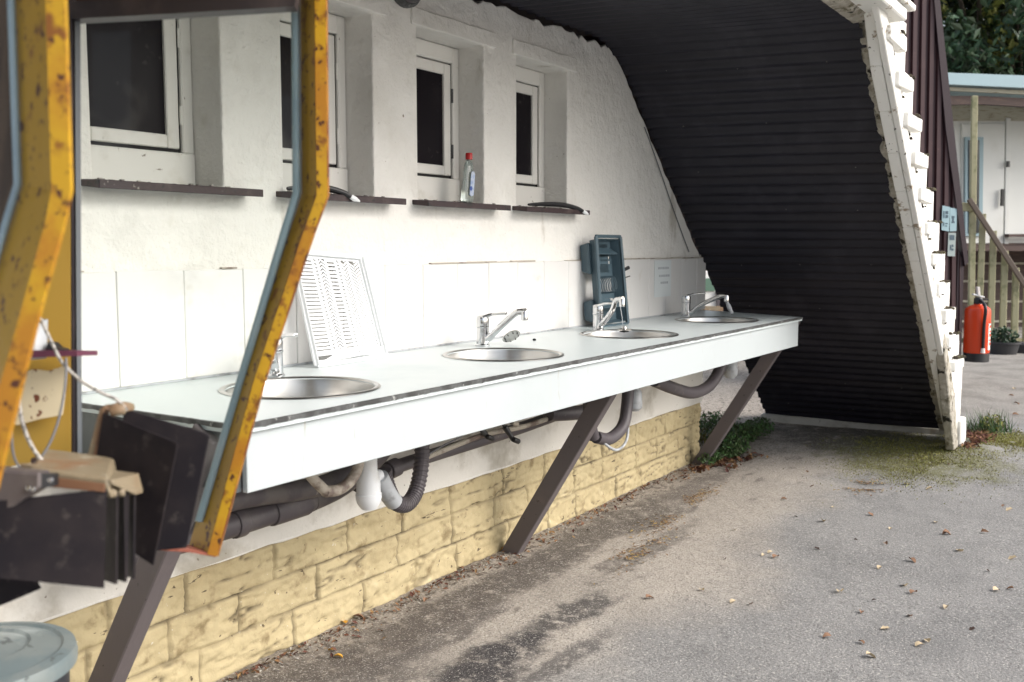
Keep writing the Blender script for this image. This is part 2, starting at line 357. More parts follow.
def boolean(o, cutters):
    for c in cutters:
        k = o.modifiers.new('c', 'BOOLEAN'); k.operation = 'DIFFERENCE'; k.object = c; k.solver = 'EXACT'
    bpy.context.view_layer.update()
    dg = bpy.context.evaluated_depsgraph_get()
    me = bpy.data.meshes.new_from_object(o.evaluated_get(dg)); o.modifiers.clear(); old = o.data; o.data = me; me.name = old.name
    for c in cutters: bpy.data.objects.remove(c)
    return o
def smoothpath(pts, n=8):
    pts = [Vector(p) for p in pts]; out = []
    for i in range(len(pts) - 1):
        p0, p1, p2, p3 = pts[max(i - 1, 0)], pts[i], pts[i + 1], pts[min(i + 2, len(pts) - 1)]
        for k in range(n):
            t = k / n
            out.append(.5 * ((2 * p1) + (p2 - p0) * t + (2 * p0 - 5 * p1 + 4 * p2 - p3) * t * t + (3 * p1 - p0 - 3 * p2 + p3) * t ** 3))
    out.append(pts[-1]); return out
def copy_tree(o, parent=None):
    c = o.copy(); COL.objects.link(c); c.parent = parent
    for ch in list(o.children): copy_tree(ch, c)
    return c
def lerp(a, b, t): return Vector(a) * (1 - t) + Vector(b) * t

def gz(x, y):
    t = min(1, max(0, (x - 5.75) / 1.0)); t = t * t * (3 - 2 * t) * .085
    if abs(x) > 12 or abs(y) > 5: return -.022 + t
    return -.022 + t + .018 * noise.noise(Vector((x * .7, y * .9, 3))) + .006 * noise.noise(Vector((x * 3, y * 3, 0)))
# ------------------------------------------------------------ ground
g = MB()
n1 = 60
xs = [-40, -15, -4] + [-1 + i * .18 for i in range(61)] + [14, 18, 26, 40, 70, 110]
ys = [-60, -30, -12, -6] + [-3.6 + i * .18 for i in range(29)] + [3, 6, 12, 25, 60, 110]
vv = {}
for i, x in enumerate(xs):
    for j, y in enumerate(ys):
        z = gz(x, y)
        vv[i, j] = g.b.verts.new((x, y, z))
for i in range(len(xs) - 1):
    for j in range(len(ys) - 1): g.b.faces.new((vv[i, j], vv[i + 1, j], vv[i + 1, j + 1], vv[i, j + 1]))
tag(g.build('ground', 'ground', smooth=True), kind='structure')


# ------------------------------------------------------------ the wash building
XE = 5.68           # right end of the wall
ZC = 2.272          # soffit height
wash = empty('washing_up_building', (2, 2, 0), 'white rendered wash building with small deep windows, yellow block base and black sloping eave', 'building')
def slope_x(z): return 4.457 + (2.272 - z) * 1.108     # the 45 degree edge of the wall
out = []
x = -2.0
while x < XE - .05: out.append((x, 0, .338 + rnd.uniform(-.004, .004))); x += rnd.uniform(.05, .12)
out.append((XE, 0, .336)); out.append((XE, 0, 1.17))
z = 1.17
while z < 2.2:
    z += rnd.uniform(.018, .04); out.append((slope_x(z) + rnd.uniform(-.012, .008) - .012, 0, z))
x = 4.40
while x > -2:
    out.append((x, 0, ZC - .02 + rnd.choice((-.014, 0, .006)) + rnd.uniform(-.008, .006))); x -= rnd.uniform(.02, .07)
out.append((-2, 0, ZC - .01))
NW, NZ0, NZ1, ND = .427, 1.452, 2.076, .122
NX = [1.589, 2.256, 2.928, 3.598]
wall = MB().prism(out, (0, .22, 0)).build('wall', 'plaster', wash)
cut = [MB().prism([(nx, -.05, NZ0), (nx + NW, -.05, NZ0), (nx + NW, -.05, NZ1), (nx, -.05, NZ1)], (0, .25, 0)).build('cut', 'plaster', wash) for nx in NX]
boolean(wall, cut)
k = wall.modifiers.new('b', 'BEVEL'); k.width = .006; k.segments = 2; k.limit_method = 'ANGLE'; k.angle_limit = R(60)
# raised bands of render above each opening
for nx in NX:
    pts = []
    for i in range(13): pts.append((nx - .035 + (NW + .11) * i / 12, -.009, NZ1 + .062 + rnd.uniform(-.002, .003)))
    for i in range(13): pts.append((nx - .035 + (NW + .11) * (12 - i) / 12, -.009, NZ1 + .001))
    MB().prism(pts, (0, .015, 0)).build('render_band', 'plaster', wash, bevel=.003)
# side and back walls
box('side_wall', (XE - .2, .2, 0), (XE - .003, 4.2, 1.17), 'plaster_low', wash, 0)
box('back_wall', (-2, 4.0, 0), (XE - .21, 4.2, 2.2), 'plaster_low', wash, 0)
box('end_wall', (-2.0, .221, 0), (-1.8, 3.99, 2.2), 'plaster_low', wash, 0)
# splashback: painted tiles, one mesh
tb = MB()
tx = 1.532 - 5 * .1925 * 1.0
T0 = onY(115, 300, 0).x; T1 = onY(487, 300, 0).x; pitch = (T1 - T0) / 8
x = T0 - 7 * pitch
while x < XE - .01:
    x1 = min(x + pitch, XE); dz = rnd.uniform(-.0015, .0015)
    if x1 - x > .02: tb.box((x + .0007, -.010 + rnd.uniform(-.0012, .0012), .905), (x1 - .0007, -.001, 1.213 + dz))
    x = x1
sb = tb.build('tiled_splashback', 'tile', wash, bevel=.002)
MB().box((-.2, -.006, .903), (XE - .002, .004, 1.208)).build('grout', 'grout', sb)
# chipped ledge of old sealant along the top of the tiles
mb = MB(); x = T0 - 2
while x < XE:
    l = rnd.uniform(.05, .3)
    if rnd.random() < .75: mb.box((x, -.012, 1.213), (min(x + l, XE), -.0005, 1.2165 + rnd.uniform(0, .003)))
    x += l
mb.build('sealant_ledge', 'pipe_beige', sb)
# grey lower plaster under the counter is the same render in a greyer, patchy tone: thin skim
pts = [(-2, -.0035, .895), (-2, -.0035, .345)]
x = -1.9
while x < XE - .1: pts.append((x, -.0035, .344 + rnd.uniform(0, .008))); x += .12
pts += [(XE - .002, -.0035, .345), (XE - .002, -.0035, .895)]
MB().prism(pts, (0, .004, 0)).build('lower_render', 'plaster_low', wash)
# yellow block plinth with real relief
st_x, n_x, n_z = -.5, 1000, 56
z0, z1 = -.06, .346
pl = MB(); jl = pl.b.verts.layers.float.new('joint_crevice')
course = .1235; jrows = [.338 - course * i for i in range(4)]
joints = {}
for c_ in range(4):
    xx = -.6 + rnd.uniform(0, .3); L_ = []
    while xx < XE + .3: L_.append(xx); xx += rnd.choice((.30, .34, .42, .26, .38))
    joints[c_] = L_
grid = {}
for i in range(n_x + 1):
    X_ = st_x + (XE - st_x) * i / n_x
    for j in range(n_z + 1):
        Z_ = z0 + (z1 - z0) * j / n_z
        w = .004 * noise.noise(Vector((X_ * 6, 0, Z_ * 6)))
        row = min(3, max(0, int((.338 - Z_) / course)))
        dzj = min(abs(Z_ + w - r_) for r_ in jrows)
        dxj = min(abs(X_ + w - q) for q in joints[row])
        d = min(dzj, dxj); jn = max(0, 1 - d / .0065)
        blk = hash((row, sum(1 for q in joints[row] if q < X_))) % 97 / 97
        rel = .010 * noise.noise(Vector((X_ * 9 + blk * 40, blk * 9, Z_ * 16))) + .006 * noise.noise(Vector((X_ * 30, 5, Z_ * 40))) + .006 * (blk - .5)
        ridge = abs(noise.noise(Vector((X_ * 5 + 8 * blk, 2, Z_ * 22)))); rel -= .006 * max(0, 1 - ridge * 9)
        y_ = .010 - rel * (1 - .8 * jn) + .016 * jn
        crk = max(0, 1 - ridge * 14) if noise.noise(Vector((X_ * 4, 7 + blk, Z_ * 9))) > .12 else 0
        v = pl.b.verts.new((X_, y_ + .003 * crk, Z_)); v[jl] = max(jn, crk * .9); grid[i, j] = v
for i in range(n_x):
    for j in range(n_z): pl.b.faces.new((grid[i, j], grid[i + 1, j], grid[i + 1, j + 1], grid[i, j + 1]))
pl.build('block_plinth', 'brick', wash, smooth=True)
# plinth return round the corner
box('plinth_return', (XE - .2, .02, -.06), (XE + .001, 4.2, .336), 'brick', wash, .004)

# windows: frame, sash, pane, sill
for wi, nx in enumerate(NX):
    y0 = ND
    a, b_ = nx + .001, nx + NW - .001
    fr = MB()
    fr.box((a, y0, NZ0 + .10), (a + .040, y0 + .05, NZ1 - .001)); fr.box((b_ - .040, y0, NZ0 + .10), (b_, y0 + .05, NZ1 - .001))
    fr.box((a + .040, y0, NZ1 - .065), (b_ - .040, y0 + .05, NZ1 - .001)); fr.box((a, y0 - .004, NZ0 + .001), (b_, y0 + .05, NZ0 + .10))
    win = fr.build('window', 'winwhite', wash, bevel=.004)
    sa, sb_ = a + .044, b_ - .046; sz0, sz1 = NZ0 + .112, NZ1 - .070
    ang = R(7) if wi == 2 else 0
    sash = MB(); w = .043; yy = y0 + .008
    sash.box((sa, yy, sz0), (sa + w, yy + .035, sz1)); sash.box((sb_ - w, yy, sz0), (sb_, yy + .035, sz1))
    sash.box((sa + w, yy, sz0), (sb_ - w, yy + .035, sz0 + w * .9)); sash.box((sa + w, yy, sz1 - w), (sb_ - w, yy + .035, sz1))
    sash.build('sash', 'winwhite', win, bevel=.003)
    MB().box((sa + w - .002, yy + .010, sz0 + w * .9 - .002), (sb_ - w + .002, yy + .016, sz1 - w + .002)).build('pane', 'pane', win)
    MB().box((a + .041, y0 + .0165, NZ0 + .1005), (b_ - .041, y0 + .03, NZ0 + .1115)).build('gap_shade_strip', 'black', win)  # black strips laid in the sash gaps, their shade given as colour
    MB().box((b_ - .0455, y0 + .012, NZ0 + .10), (b_ - .0405, y0 + .03, NZ1 - .066)).build('gap_shade_strip', 'black', win)
    MB().box((a + .01, y0 + .036, NZ0 + .08), (b_ - .01, y0 + .06, NZ1 - .02)).build('rebate', 'black', win)
    # hinge
    for zz in (sz0 + .07, sz1 - .15): MB().tube([(sb_ + .002, yy - .006, zz), (sb_ + .002, yy - .006, zz + .055)], .0045, 8).build('hinge', 'winwhite' if wi != 2 else 'edge', win)
    sl = MB().prism([(nx - .035, -.075, NZ0 - .028), (nx - .035, .14, NZ0 - .006), (nx - .035, .14, NZ0 + .004), (nx - .035, -.075, NZ0 - .006)], (NW + .035 + .085, 0, 0))
    sl.build('sill', 'sill', win, bevel=.002)
    # the sill only reaches beyond the opening in front of the wall; crumbs lie on it
    cr = MB()
    for _ in range(60):
        p = Vector((nx + rnd.uniform(-.02, NW + .03), rnd.uniform(-.05, .12), NZ0 - .004)); r_ = rnd.uniform(.0015, .005)
        p.z = NZ0 - .006 + (p.y + .075) * .0465
        cr.box(p - Vector((r_, r_, 0)), p + Vector((r_, r_, r_)))
    tag(cr.build('paint_crumbs', 'gravel', win), kind='stuff')

# soffit and sloping eave: corrugated sheet, black
OUT = -1.18
IB, OB = Vector((4.457, 0, 2.274)), Vector((4.514, OUT, 2.239))
IF, OF = Vector((6.866, 0, .097)), Vector((6.823, OUT, .12))
def sheet(pa, pb, qa, qb, waves, amp, ny, mbx, nrm):
    nu = waves * 6; G = {}
    for i in range(nu + 1):
        u = i / nu; wv = amp * math.sin(2 * math.pi * u * waves)
        for j in range(ny + 1):
            t = j / ny; p = lerp(lerp(pa, pb, u), lerp(qa, qb, u), t)
            e = noise.noise(Vector((u * 40, t * 2, 1))) * .003
            if j == 0: p = p + Vector((0, .01 * noise.noise(Vector((u * 90, 0, 0))), 0))
            G[i, j] = mbx.b.verts.new(p + nrm * (wv + e))
    for i in range(nu):
        for j in range(ny): mbx.b.faces.new((G[i, j], G[i + 1, j], G[i + 1, j + 1], G[i, j + 1]))
nrm = Vector((-.68, 0, -.73)).normalized()
def bent(corner, far0, far1, n0, n1, nb=38, r=.24):
    d0, d1 = (far0 - corner).normalized(), (far1 - corner).normalized()
    a, b = corner + d0 * r, corner + d1 * r
    pts = [lerp(far0, a, i / n0) for i in range(n0)] + [a * (1 - t) ** 2 + corner * 2 * t * (1 - t) + b * t * t for t in [k / nb for k in range(nb)]]
    return pts + [lerp(b, far1, i / n1) for i in range(n1 + 1)]
PI_, PO_ = bent(IB, Vector((-2, 0, 2.274)), IF, 520, 252), bent(OB, Vector((-2, OUT, 2.239)), OF, 520, 252)
m_ = len(PI_); sm = MB(); G = {}; NY = 10; run = 0.
for i in range(m_):
    dI = (PI_[min(i + 1, m_ - 1)] - PI_[max(i - 1, 0)]).normalized(); nI = Vector((dI.z, 0, -dI.x)).normalized()
    if nI.z > 0: nI = -nI
    if i: run += (PI_[i] - PI_[i - 1]).length
    wv = .0098 * math.sin(2 * math.pi * run / .071)
    for j in range(NY + 1):
        t = j / NY; p = lerp(PI_[i], PO_[i], t)
        e = noise.noise(Vector((i * .15, t * 2, 1))) * .003 + .006 * noise.noise(Vector((i * .02, t * 1.3, 5)))
        if j == 0: p = p + Vector((0, .012 * noise.noise(Vector((i * .35, 0, 0))), 0))
        G[i, j] = sm.b.verts.new(p + nI * (wv + e))
for i in range(m_ - 1):
    for j in range(NY): sm.b.faces.new((G[i, j], G[i + 1, j], G[i + 1, j + 1], G[i, j + 1]))
eave = sm.build('corrugated_soffit', 'roof_black', wash, smooth=True)
# fixings in rows across the sheet
sc = []
for row, uu in enumerate((.06, .17, .27, .36, .50, .62, .74, .86, .95)):
    for col_, tt in enumerate((.18, .52, .84)):
        if (row + col_) % 4 == 3: continue
        p = lerp(lerp(IB, IF, uu + rnd.uniform(-.004, .004)), lerp(OB, OF, uu + rnd.uniform(-.004, .004)), tt + rnd.uniform(-.03, .03)) + nrm * .009
        MB().lathe([(.0035, 0), (.003, .002), (.001, .003)], p, 8, Vector((0, 0, 1)).rotation_difference(nrm).to_matrix(), True).build('screw_head', 'screw', eave)
# roof above it
rf = MB()
rf.prism([(-2.1, OUT + .03, 2.33), (4.50, OUT + .03, 2.33), (XE + .25, OUT + .03, 1.26), (XE + .25, OUT + .03, 1.30), (4.54, OUT + .03, 2.40), (-2.1, OUT + .03, 2.40)], (0, 1.19 + 4.2, 0))
rf.prism([(XE + .25, OUT + .03, 1.255), (6.98, OUT + .03, .12), (7.02, OUT + .03, .16), (XE + .25, OUT + .03, 1.295)], (0, 1.13, 0))
rf.build('roof', 'redmetal', wash)
# concrete kerb the eave stands on
kb = MB(); A, B_ = Vector((6.80, .02, 0)), Vector((6.90, OUT - .06, 0))
pts = []
for i in range(14):
    p = lerp(A, B_, i / 13); pts.append((p.x + rnd.uniform(-.012, .012), p.y, -.05))
for i in range(14): p = lerp(A, B_, 1 - i / 13); pts.append((p.x + .28, p.y, -.05))
kb.prism(pts, (0, 0, .155)).build('eave_kerb', 'concrete', wash, bevel=.008)

# stepped white verge along the outer edge
vg = []
N_ = 10; BZ0, BX0, DX, DZ = 2.16, 4.833, .1945, .1640
def vx(z): return 4.53 + (2.26 - z) * 1.075
# rough mortar strip between sheet and boards
mo = MB(); ring = None
for i in range(170):
    t = i / 169; p = lerp(OB, OF, t)
    w = .060 + .012 * noise.noise(Vector((t * 25, 0, 0)))
    dd = .016 * noise.noise(Vector((t * 45, 9, 0))) + .009 * noise.noise(Vector((t * 130, 9, 0)))
    n_ = Vector((-.68, 0, -.73)).normalized()
    q = [p + Vector((0, .03 + dd, 0)), p + n_ * (.019 + dd * .6) + Vector((0, .018 + dd, 0)), p + Vector((0, -w, 0)) + n_ * (.02 + dd), p + Vector((0, -w - .01, 0)) - n_ * .05, p - n_ * .06]
    cur = [mo.b.verts.new(v) for v in q]
    if ring:
        for k_ in range(5): mo.b.faces.new((ring[k_], ring[(k_ + 1) % 5], cur[(k_ + 1) % 5], cur[k_]))
    ring = cur
mo.build('mortar_strip', 'mortar', wash, smooth='auto')
Yv = -1.27
def vx(z): return 4.35 + (2.168 - z) * 1.112
BX0, BZ0, DX, DZ = 4.715, 2.134, .1888, .159
mb = MB()
for i in range(13):      # one stepped column of boarding after another
    X_, Z_ = (BX0 + DX * i) * 1.058 - .06, 1.277 + (BZ0 - DZ * i - 1.277) * 1.055 + .03
    zl = max(.09, Z_ - DZ * 1.055)
    if i == 0: Z_ = 2.30
    xr = min(X_, 6.88)
    mb.prism([(vx(Z_) if i else vx(2.2), Yv + .001 * (i % 2), Z_), (xr, Yv + .001 * (i % 2), Z_), (xr, Yv + .001 * (i % 2), zl), (vx(zl), Yv + .001 * (i % 2), zl)], (0, .05, 0)) if Z_ > zl + .02 else None
mb.build('stepped_verge_panel', 'old_white', wash, bevel=.004)
a0, a1 = Vector((vx(2.25), Yv - .002, 2.25)), Vector((vx(.14), Yv - .002, .14))
MB().prism([a0, a1, a1 + Vector((.15, 0, 0)), a0 + Vector((.15, 0, 0))], (0, -.028, 0)).build('verge_board', 'old_white', wash, bevel=.004)
for i in range(11):
    X_, Z_ = BX0 + DX * i, BZ0 - DZ * i
    h = .066
    j = lambda s=.006: rnd.uniform(-s, s)
    pts = [(X_ - .30, 0, Z_ + j()), (X_ + j(), 0, Z_ + j()), (X_ + j(), 0, Z_ + h + j()), (X_ - .2, 0, Z_ + h + j(.01)), (X_ - .30, 0, Z_ + h + j())]
    MB().prism([(p[0], Yv - .004, p[2]) for p in pts], (0, -.046 + j(.006), 0)).build('step_block', 'old_white', wash, bevel=.007, seg=2)
    c_ = MB()
    for _ in range(10 if i % 2 else 24):
        p = Vector((X_ - rnd.uniform(0, .12), Yv - rnd.uniform(.0, .055), Z_ + h)); r_ = rnd.uniform(.004, .016)
        c_.lathe([(r_, -.004), (r_ * .8, r_ * .5), (.001, r_ * .8)], p, 6)
    for _ in range(10):
        p = Vector((X_ - rnd.uniform(.0, .3), Yv - rnd.uniform(.0, .01), Z_ - rnd.uniform(.004, .03))); r_ = rnd.uniform(.003, .010)
        c_.lathe([(r_, -.004), (r_ * .8, r_ * .5), (.001, r_ * .8)], p, 6)
    tag(c_.build('moss_crumb', 'mossdark', wash), kind='stuff')
# weathered foot of the verge
MB().prism([(6.60, Yv - .005, .04), (6.76, Yv - .005, .04), (6.77, Yv - .005, .14), (6.74, Yv - .005, .22), (6.58, Yv - .005, .22)], (0, -.05, 0)).build('foot_post', 'old_white', wash, bevel=.01)
MB().prism([(6.46, Yv + .012, .05), (6.60, Yv + .012, .05), (6.40, Yv + .012, .40), (6.00, Yv + .012, .80), (5.98, Yv + .012, .72)], (0, -.05, 0)).build('rotten_board', 'mortar', wash, bevel=.006)
# boxed eave above
evo = MB().prism([(2.0, -1.225, 2.240), (4.60, -1.225, 2.240), (4.60, -1.225, 2.292), (2.0, -1.225, 2.292)], (0, -.115, 0)).build('eave_box', 'old_white', wash, bevel=.006)
MB().box((2.0, -1.355, 2.298), (4.70, -1.225, 2.325)).build('eave_moulding', 'old_white', evo, bevel=.004)
MB().box((2.0, -1.30, 2.33), (4.62, -1.225, 2.60)).build('upper_board', 'old_white', evo, bevel=.004)
mo = MB(); ring = None
for i in range(140):
    t = i / 139; X_ = 2.2 + t * 2.40; w = .014 * noise.noise(Vector((t * 60, 1, 0))) + .008 * noise.noise(Vector((t * 200, 1, 0)))
    q = [(X_, OUT + .035 + w, 2.236), (X_, OUT + .022 + w, 2.222 + w * .6), (X_, OUT - .03 + w, 2.226 + w), (X_, OUT - .055, 2.245)]
    cur = [mo.b.verts.new(v) for v in q]
    if ring:
        for k_ in range(3): mo.b.faces.new((ring[k_], ring[k_ + 1], cur[k_ + 1], cur[k_]))
    ring = cur
mo.build('eave_mortar', 'mortar', wash, smooth='auto')
# a cable tacked down the sloping edge of the wall
cb = []
for i in range(22):
    z = 1.9 - i * .031 - .0; t = i / 21
    cb.append((slope_x(z) - .05 - .16 * t ** 1.3 + .05 * t ** 3, -.006, z))
MB().tube(cb, .003, 6).build('cable', 'wire', wash)

# round grey lamp under the soffit
lp = empty('wall_lamp', onY(416, -19, -.06), 'round grey bulkhead lamp high on the white wall beneath the soffit', 'lamp')
c0 = lp.location
rr = Matrix.Rotation(R(90), 3, 'X')
MB().lathe([(.085, 0), (.085, .02), (.075, .03)], c0 + Vector((0, .058, 0)), 28, rr, True).build('base', 'edge', lp, smooth='auto')
MB().lathe([(.072, .03), (.068, .05), (.045, .07), (.001, .078)], c0 + Vector((0, .058, 0)), 28, rr).build('lens', 'pipe_dark', lp, smooth='auto')

# ------------------------------------------------------------ the sink counter
FY = -.69; CX0 = 1.440; ZT = .90
ct = empty('sink_counter', (3.4, -.35, 0), 'long pale blue sink counter with four round steel basins, white fascia and slanted braces', 'sink counter')
top = MB().prism([(CX0, -.012, ZT), (CX0, FY, ZT), (5.375, FY, ZT), (5.655, -.012, ZT)], (0, 0, -.020)).build('countertop', 'counter', ct)
SX = [1.925, 2.91, 3.895, 4.905]; SY = -.388
boolean(top, [MB().lathe([(.197, -.1), (.197, .1)], (sx_, SY, ZT), 64, None, True).build('cut', 'counter', ct) for sx_ in SX])
# worn front and end edging, broken irregularly
ed = MB()
def edge_strip(p, q, nrm_):
    n = int((Vector(q) - Vector(p)).length / .012); ring = None
    for i in range(n + 1):
        v = lerp(p, q, i / n); a = .0015 * noise.noise(Vector((i * .25, 0, 0))) + .0012 * noise.noise(Vector((i * .9, 3, 0)))
        cur = [ed.b.verts.new(v + Vector((0, 0, .0008)) - nrm_ * (.004 - a * 1.5)), ed.b.verts.new(v + nrm_ * (.0035 + a)), ed.b.verts.new(v + nrm_ * (.0035 + a) + Vector((0, 0, -.0105 + a * 2))), ed.b.verts.new(v + Vector((0, 0, -.0105)))]
        if ring:
            for k_ in range(3): ed.b.faces.new((ring[k_], ring[k_ + 1], cur[k_ + 1], cur[k_]))
        ring = cur
edge_strip((CX0, FY, ZT), (5.375, FY, ZT), Vector((0, -1, 0)))
edge_strip((5.375, FY, ZT), (5.655, -.012, ZT), Vector((.93, -.37, 0)))
edge_strip((CX0, -.012, ZT), (CX0, FY, ZT), Vector((-1, 0, 0)))
ed.build('front_edging', 'edge', top)
MB().box((CX0 + .03, FY + .012, .745), (5.352, FY + .028, ZT - .0205)).build('fascia', 'fascia', ct, bevel=.0015)
MB().prism([(5.353, FY + .013, .745), (5.632, -.02, .745), (5.610, -.02, .745), (5.336, FY + .030, .745)], (0, 0, .134)).build('end_fascia', 'fascia', ct)
MB().box((CX0 + .012, FY + .029, .747), (CX0 + .028, -.015, ZT - .0205)).build('end_panel', 'grey_panel', ct)
MB().box((CX0 + .03, FY + .04, .752), (5.34, FY + .085, ZT - .022)).build('front_rail', 'brace', ct)
MB().box((CX0 + .03, -.055, .80), (5.60, -.012, ZT - .022)).build('wall_rail', 'brace', ct)
# grey sealant upstand along the wall
MB().box((CX0, -.0165, ZT + .0005), (5.60, -.0108, ZT + .007)).build('sealant', 'pipe_grey', top)
for sx_ in SX:
    c = Vector((sx_, SY, ZT))
    ba = MB().lathe([(.214, .0012), (.212, .004), (.205, .0055), (.199, .003), (.196, -.006), (.192, -.06), (.185, -.105), (.165, -.13), (.10, -.142), (.035, -.146), (.034, -.155), (.001, -.156)], c, 64).build('basin', 'steel', ct, smooth=True)
    MB().lathe([(.033, -.144), (.030, -.141), (.014, -.1425), (.001, -.1425)], c, 24).build('drain', 'chrome', ba, smooth=True)
# mixer taps: body, lever, spout, aerator
def tap(x, y, rz, spout_r=.175, rise=.105, z_out=.03, lz=None):
    rot = Matrix.Rotation(rz, 3, 'Z'); o = Vector((x, y, ZT + .001))
    lr = Matrix.Rotation(rz if lz is None else lz, 3, 'Z')
    T = lambda p: rot @ Vector(p) + o
    L2 = lambda p: lr @ Vector(p) + o
    bd = MB().lathe([(.028, 0), (.028, .005), (.0235, .008), (.023, .070), (.0255, .073), (.0255, .076), (.0235, .078), (.0245, .100), (.022, .110), (.015, .116), (.001, .118)], o, 28).build('mixer_tap', 'chrome', ct, smooth='auto')
    pa = [(-.020, .016), (-.020, -.012), (-.009, -.045), (-.007, -.105), (.007, -.105), (.009, -.045), (.020, -.012), (.020, .016)]
    zs = [.104, .106, .116, .122, .122, .116, .106, .104]
    MB().prism([L2((px_, py_, z_)) for (px_, py_), z_ in zip(pa, zs)], (0, 0, .010)).build('lever', 'chrome', bd, bevel=.003, seg=2)
    pth = smoothpath([T((0, -.008, z_out - .004)), T((0, -.030, z_out + .004)), T((0, -.085, z_out + rise * .50)), T((0, -spout_r + .035, z_out + rise * .93)), T((0, -spout_r + .012, z_out + rise)), T((0, -spout_r - .010, z_out + rise + .002))], 6)
    MB().tube(pth, [.0145] * 8 + [.0125] * (len(pth) - 8), 14).build('spout', 'chrome', bd, smooth='auto')
    MB().lathe([(.0115, .010), (.0135, .006), (.0135, -.024), (.010, -.026)], T((0, -spout_r - .006, z_out + rise - .006)), 16, None, True).build('aerator', 'chrome', bd, smooth='auto')
    return bd, T
tap(2.055, -.155, R(-50), .125, .085, lz=R(-8)); tap(3.125, -.15, R(5))
t3, T3 = tap(4.01, -.175, R(-18), .145, .115)
t4, T4 = tap(5.10, -.135, R(8), .215, .100, .015)
MB().tube(smoothpath([T4((0, -.220, .09)), T4((.004, -.228, .07)), T4((.008, -.238, .045)), T4((.01, -.250, .02))], 4), [.009] * 5 + [.012] * 4 + [.010] * 4, 10).build('rubber_nozzle', 'pipe_grey', t4, smooth='auto')
# bead chain from the third tap to its plug
MB().tube([T3((0, -.14, .12)), T3((.004, -.15, .06)), T3((.004, -.155, .022))], .0018, 6).build('plug_chain', 'chrome', t3)
# braces
def brace(foot, topp):
    mb = MB(); f, t = Vector(foot), Vector(topp); d = (t - f).normalized()
    w = .072
    mb.bar(f, t, .05, w, up=(0, 0, 1)); return mb.build('brace', 'brace', ct, bevel=.003)
for fx in (1.452, 3.506, 5.560):
    brace((fx, -.025, -.04), (fx, FY + .10, .875))
# ---- drainage under the counter
def pipe(pts, r, m, name, par=ct, n=14, smooth_=True): return MB().tube(smoothpath(pts, 8) if smooth_ else pts, r, n).build(name, m, par, smooth='auto')
def collar(p, q, r, m, par): return MB().tube([p, q], r, 16).build('collar', m, par, smooth='auto', bevel=.002)
YP = -.20
dp = pipe([(1.40, YP, .515), (1.8, YP, .515), (2.14, YP, .52)], .036, 'pipe_dark', 'drain_pipe')
collar((1.84, YP, .515), (1.875, YP, .515), .041, 'pipe_dark', dp); collar((1.98, YP, .517), (2.12, YP, .519), .041, 'pipe_dark', dp)
pipe([(2.14, YP, .52), (2.28, YP, .54), (2.44, YP - .01, .61), (2.54, YP - .01, .70), (2.58, YP - .01, .80)], .037, 'pipe_dark', 'drain_bend')
pipe([(1.42, -.25, .61), (1.83, -.25, .598), (2.05, -.25, .575), (2.20, -.25, .575), (2.34, -.25, .62), (2.40, -.25, .74)], .030, 'pipe_dark', 'waste_pipe')
pipe([(1.975, -.42, .609), (2.03, -.42, .603), (2.075, -.42, .616), (2.107, -.42, .645), (2.118, -.42, .69), (2.12, -.42, .80)], .016, 'pipe_beige', 'overflow_hose')
pipe([(1.83, -.42, .78), (1.90, -.42, .69), (1.94, -.42, .645), (1.98, -.42, .609)], .015, 'pipe_beige', 'overflow_elbow')
TX, TY = 2.165, -.385
tr = MB().lathe([(.020, .80), (.020, .665), (.027, .664), (.027, .625), (.035, .600), (.036, .555), (.0385, .553), (.0385, .540), (.034, .524), (.022, .507), (.001, .502)], (TX + .03, TY, 0), 24).build('bottle_trap', 'pipe_white', ct, smooth='auto')
MB().tube([(TX + .03, TY, .60), (TX + .09, TY + .01, .595)], .018, 14).build('trap_outlet', 'pipe_white', tr, smooth='auto')
# ribbed flexible hose, a deep U
base = smoothpath([(2.285, TY + .02, .60), (2.31, TY + .02, .535), (2.345, TY + .02, .49), (2.40, TY + .02, .475), (2.46, TY + .03, .51), (2.50, TY + .04, .60), (2.51, TY + .05, .70), (2.51, TY + .05, .80)], 26)
MB().tube(base, [.0245 + .0014 * (1 if i % 4 < 2 else -1) for i in range(len(base))], 16).build('ribbed_hose', 'pipe_dark', ct, smooth=False)
pipe([(2.255, TY + .01, .59), (2.30, TY + .015, .53), (2.335, TY + .02, .495)], .0275, 'pipe_grey', 'hose_cuff')
pipe([(2.40, -.15, .505), (2.60, -.15, .527), (2.83, -.15, .533), (3.36, -.15, .541), (3.70, -.15, .555)], .024, 'pipe_dark', 'long_waste_pipe')
collar((2.56, -.15, .522), (2.61, -.15, .528), .032, 'pipe_dark', dp)
cpp = pipe([(2.62, -.24, .56), (3.0, -.24, .585), (3.3, -.24, .575), (3.75, -.24, .59)], .010, 'pipe_beige', 'supply_pipe')
pipe([(2.2, -.07, .575), (2.9, -.07, .58), (3.9, -.07, .575), (5.3, -.07, .57)], .013, 'pipe_beige', 'wall_supply_pipe')
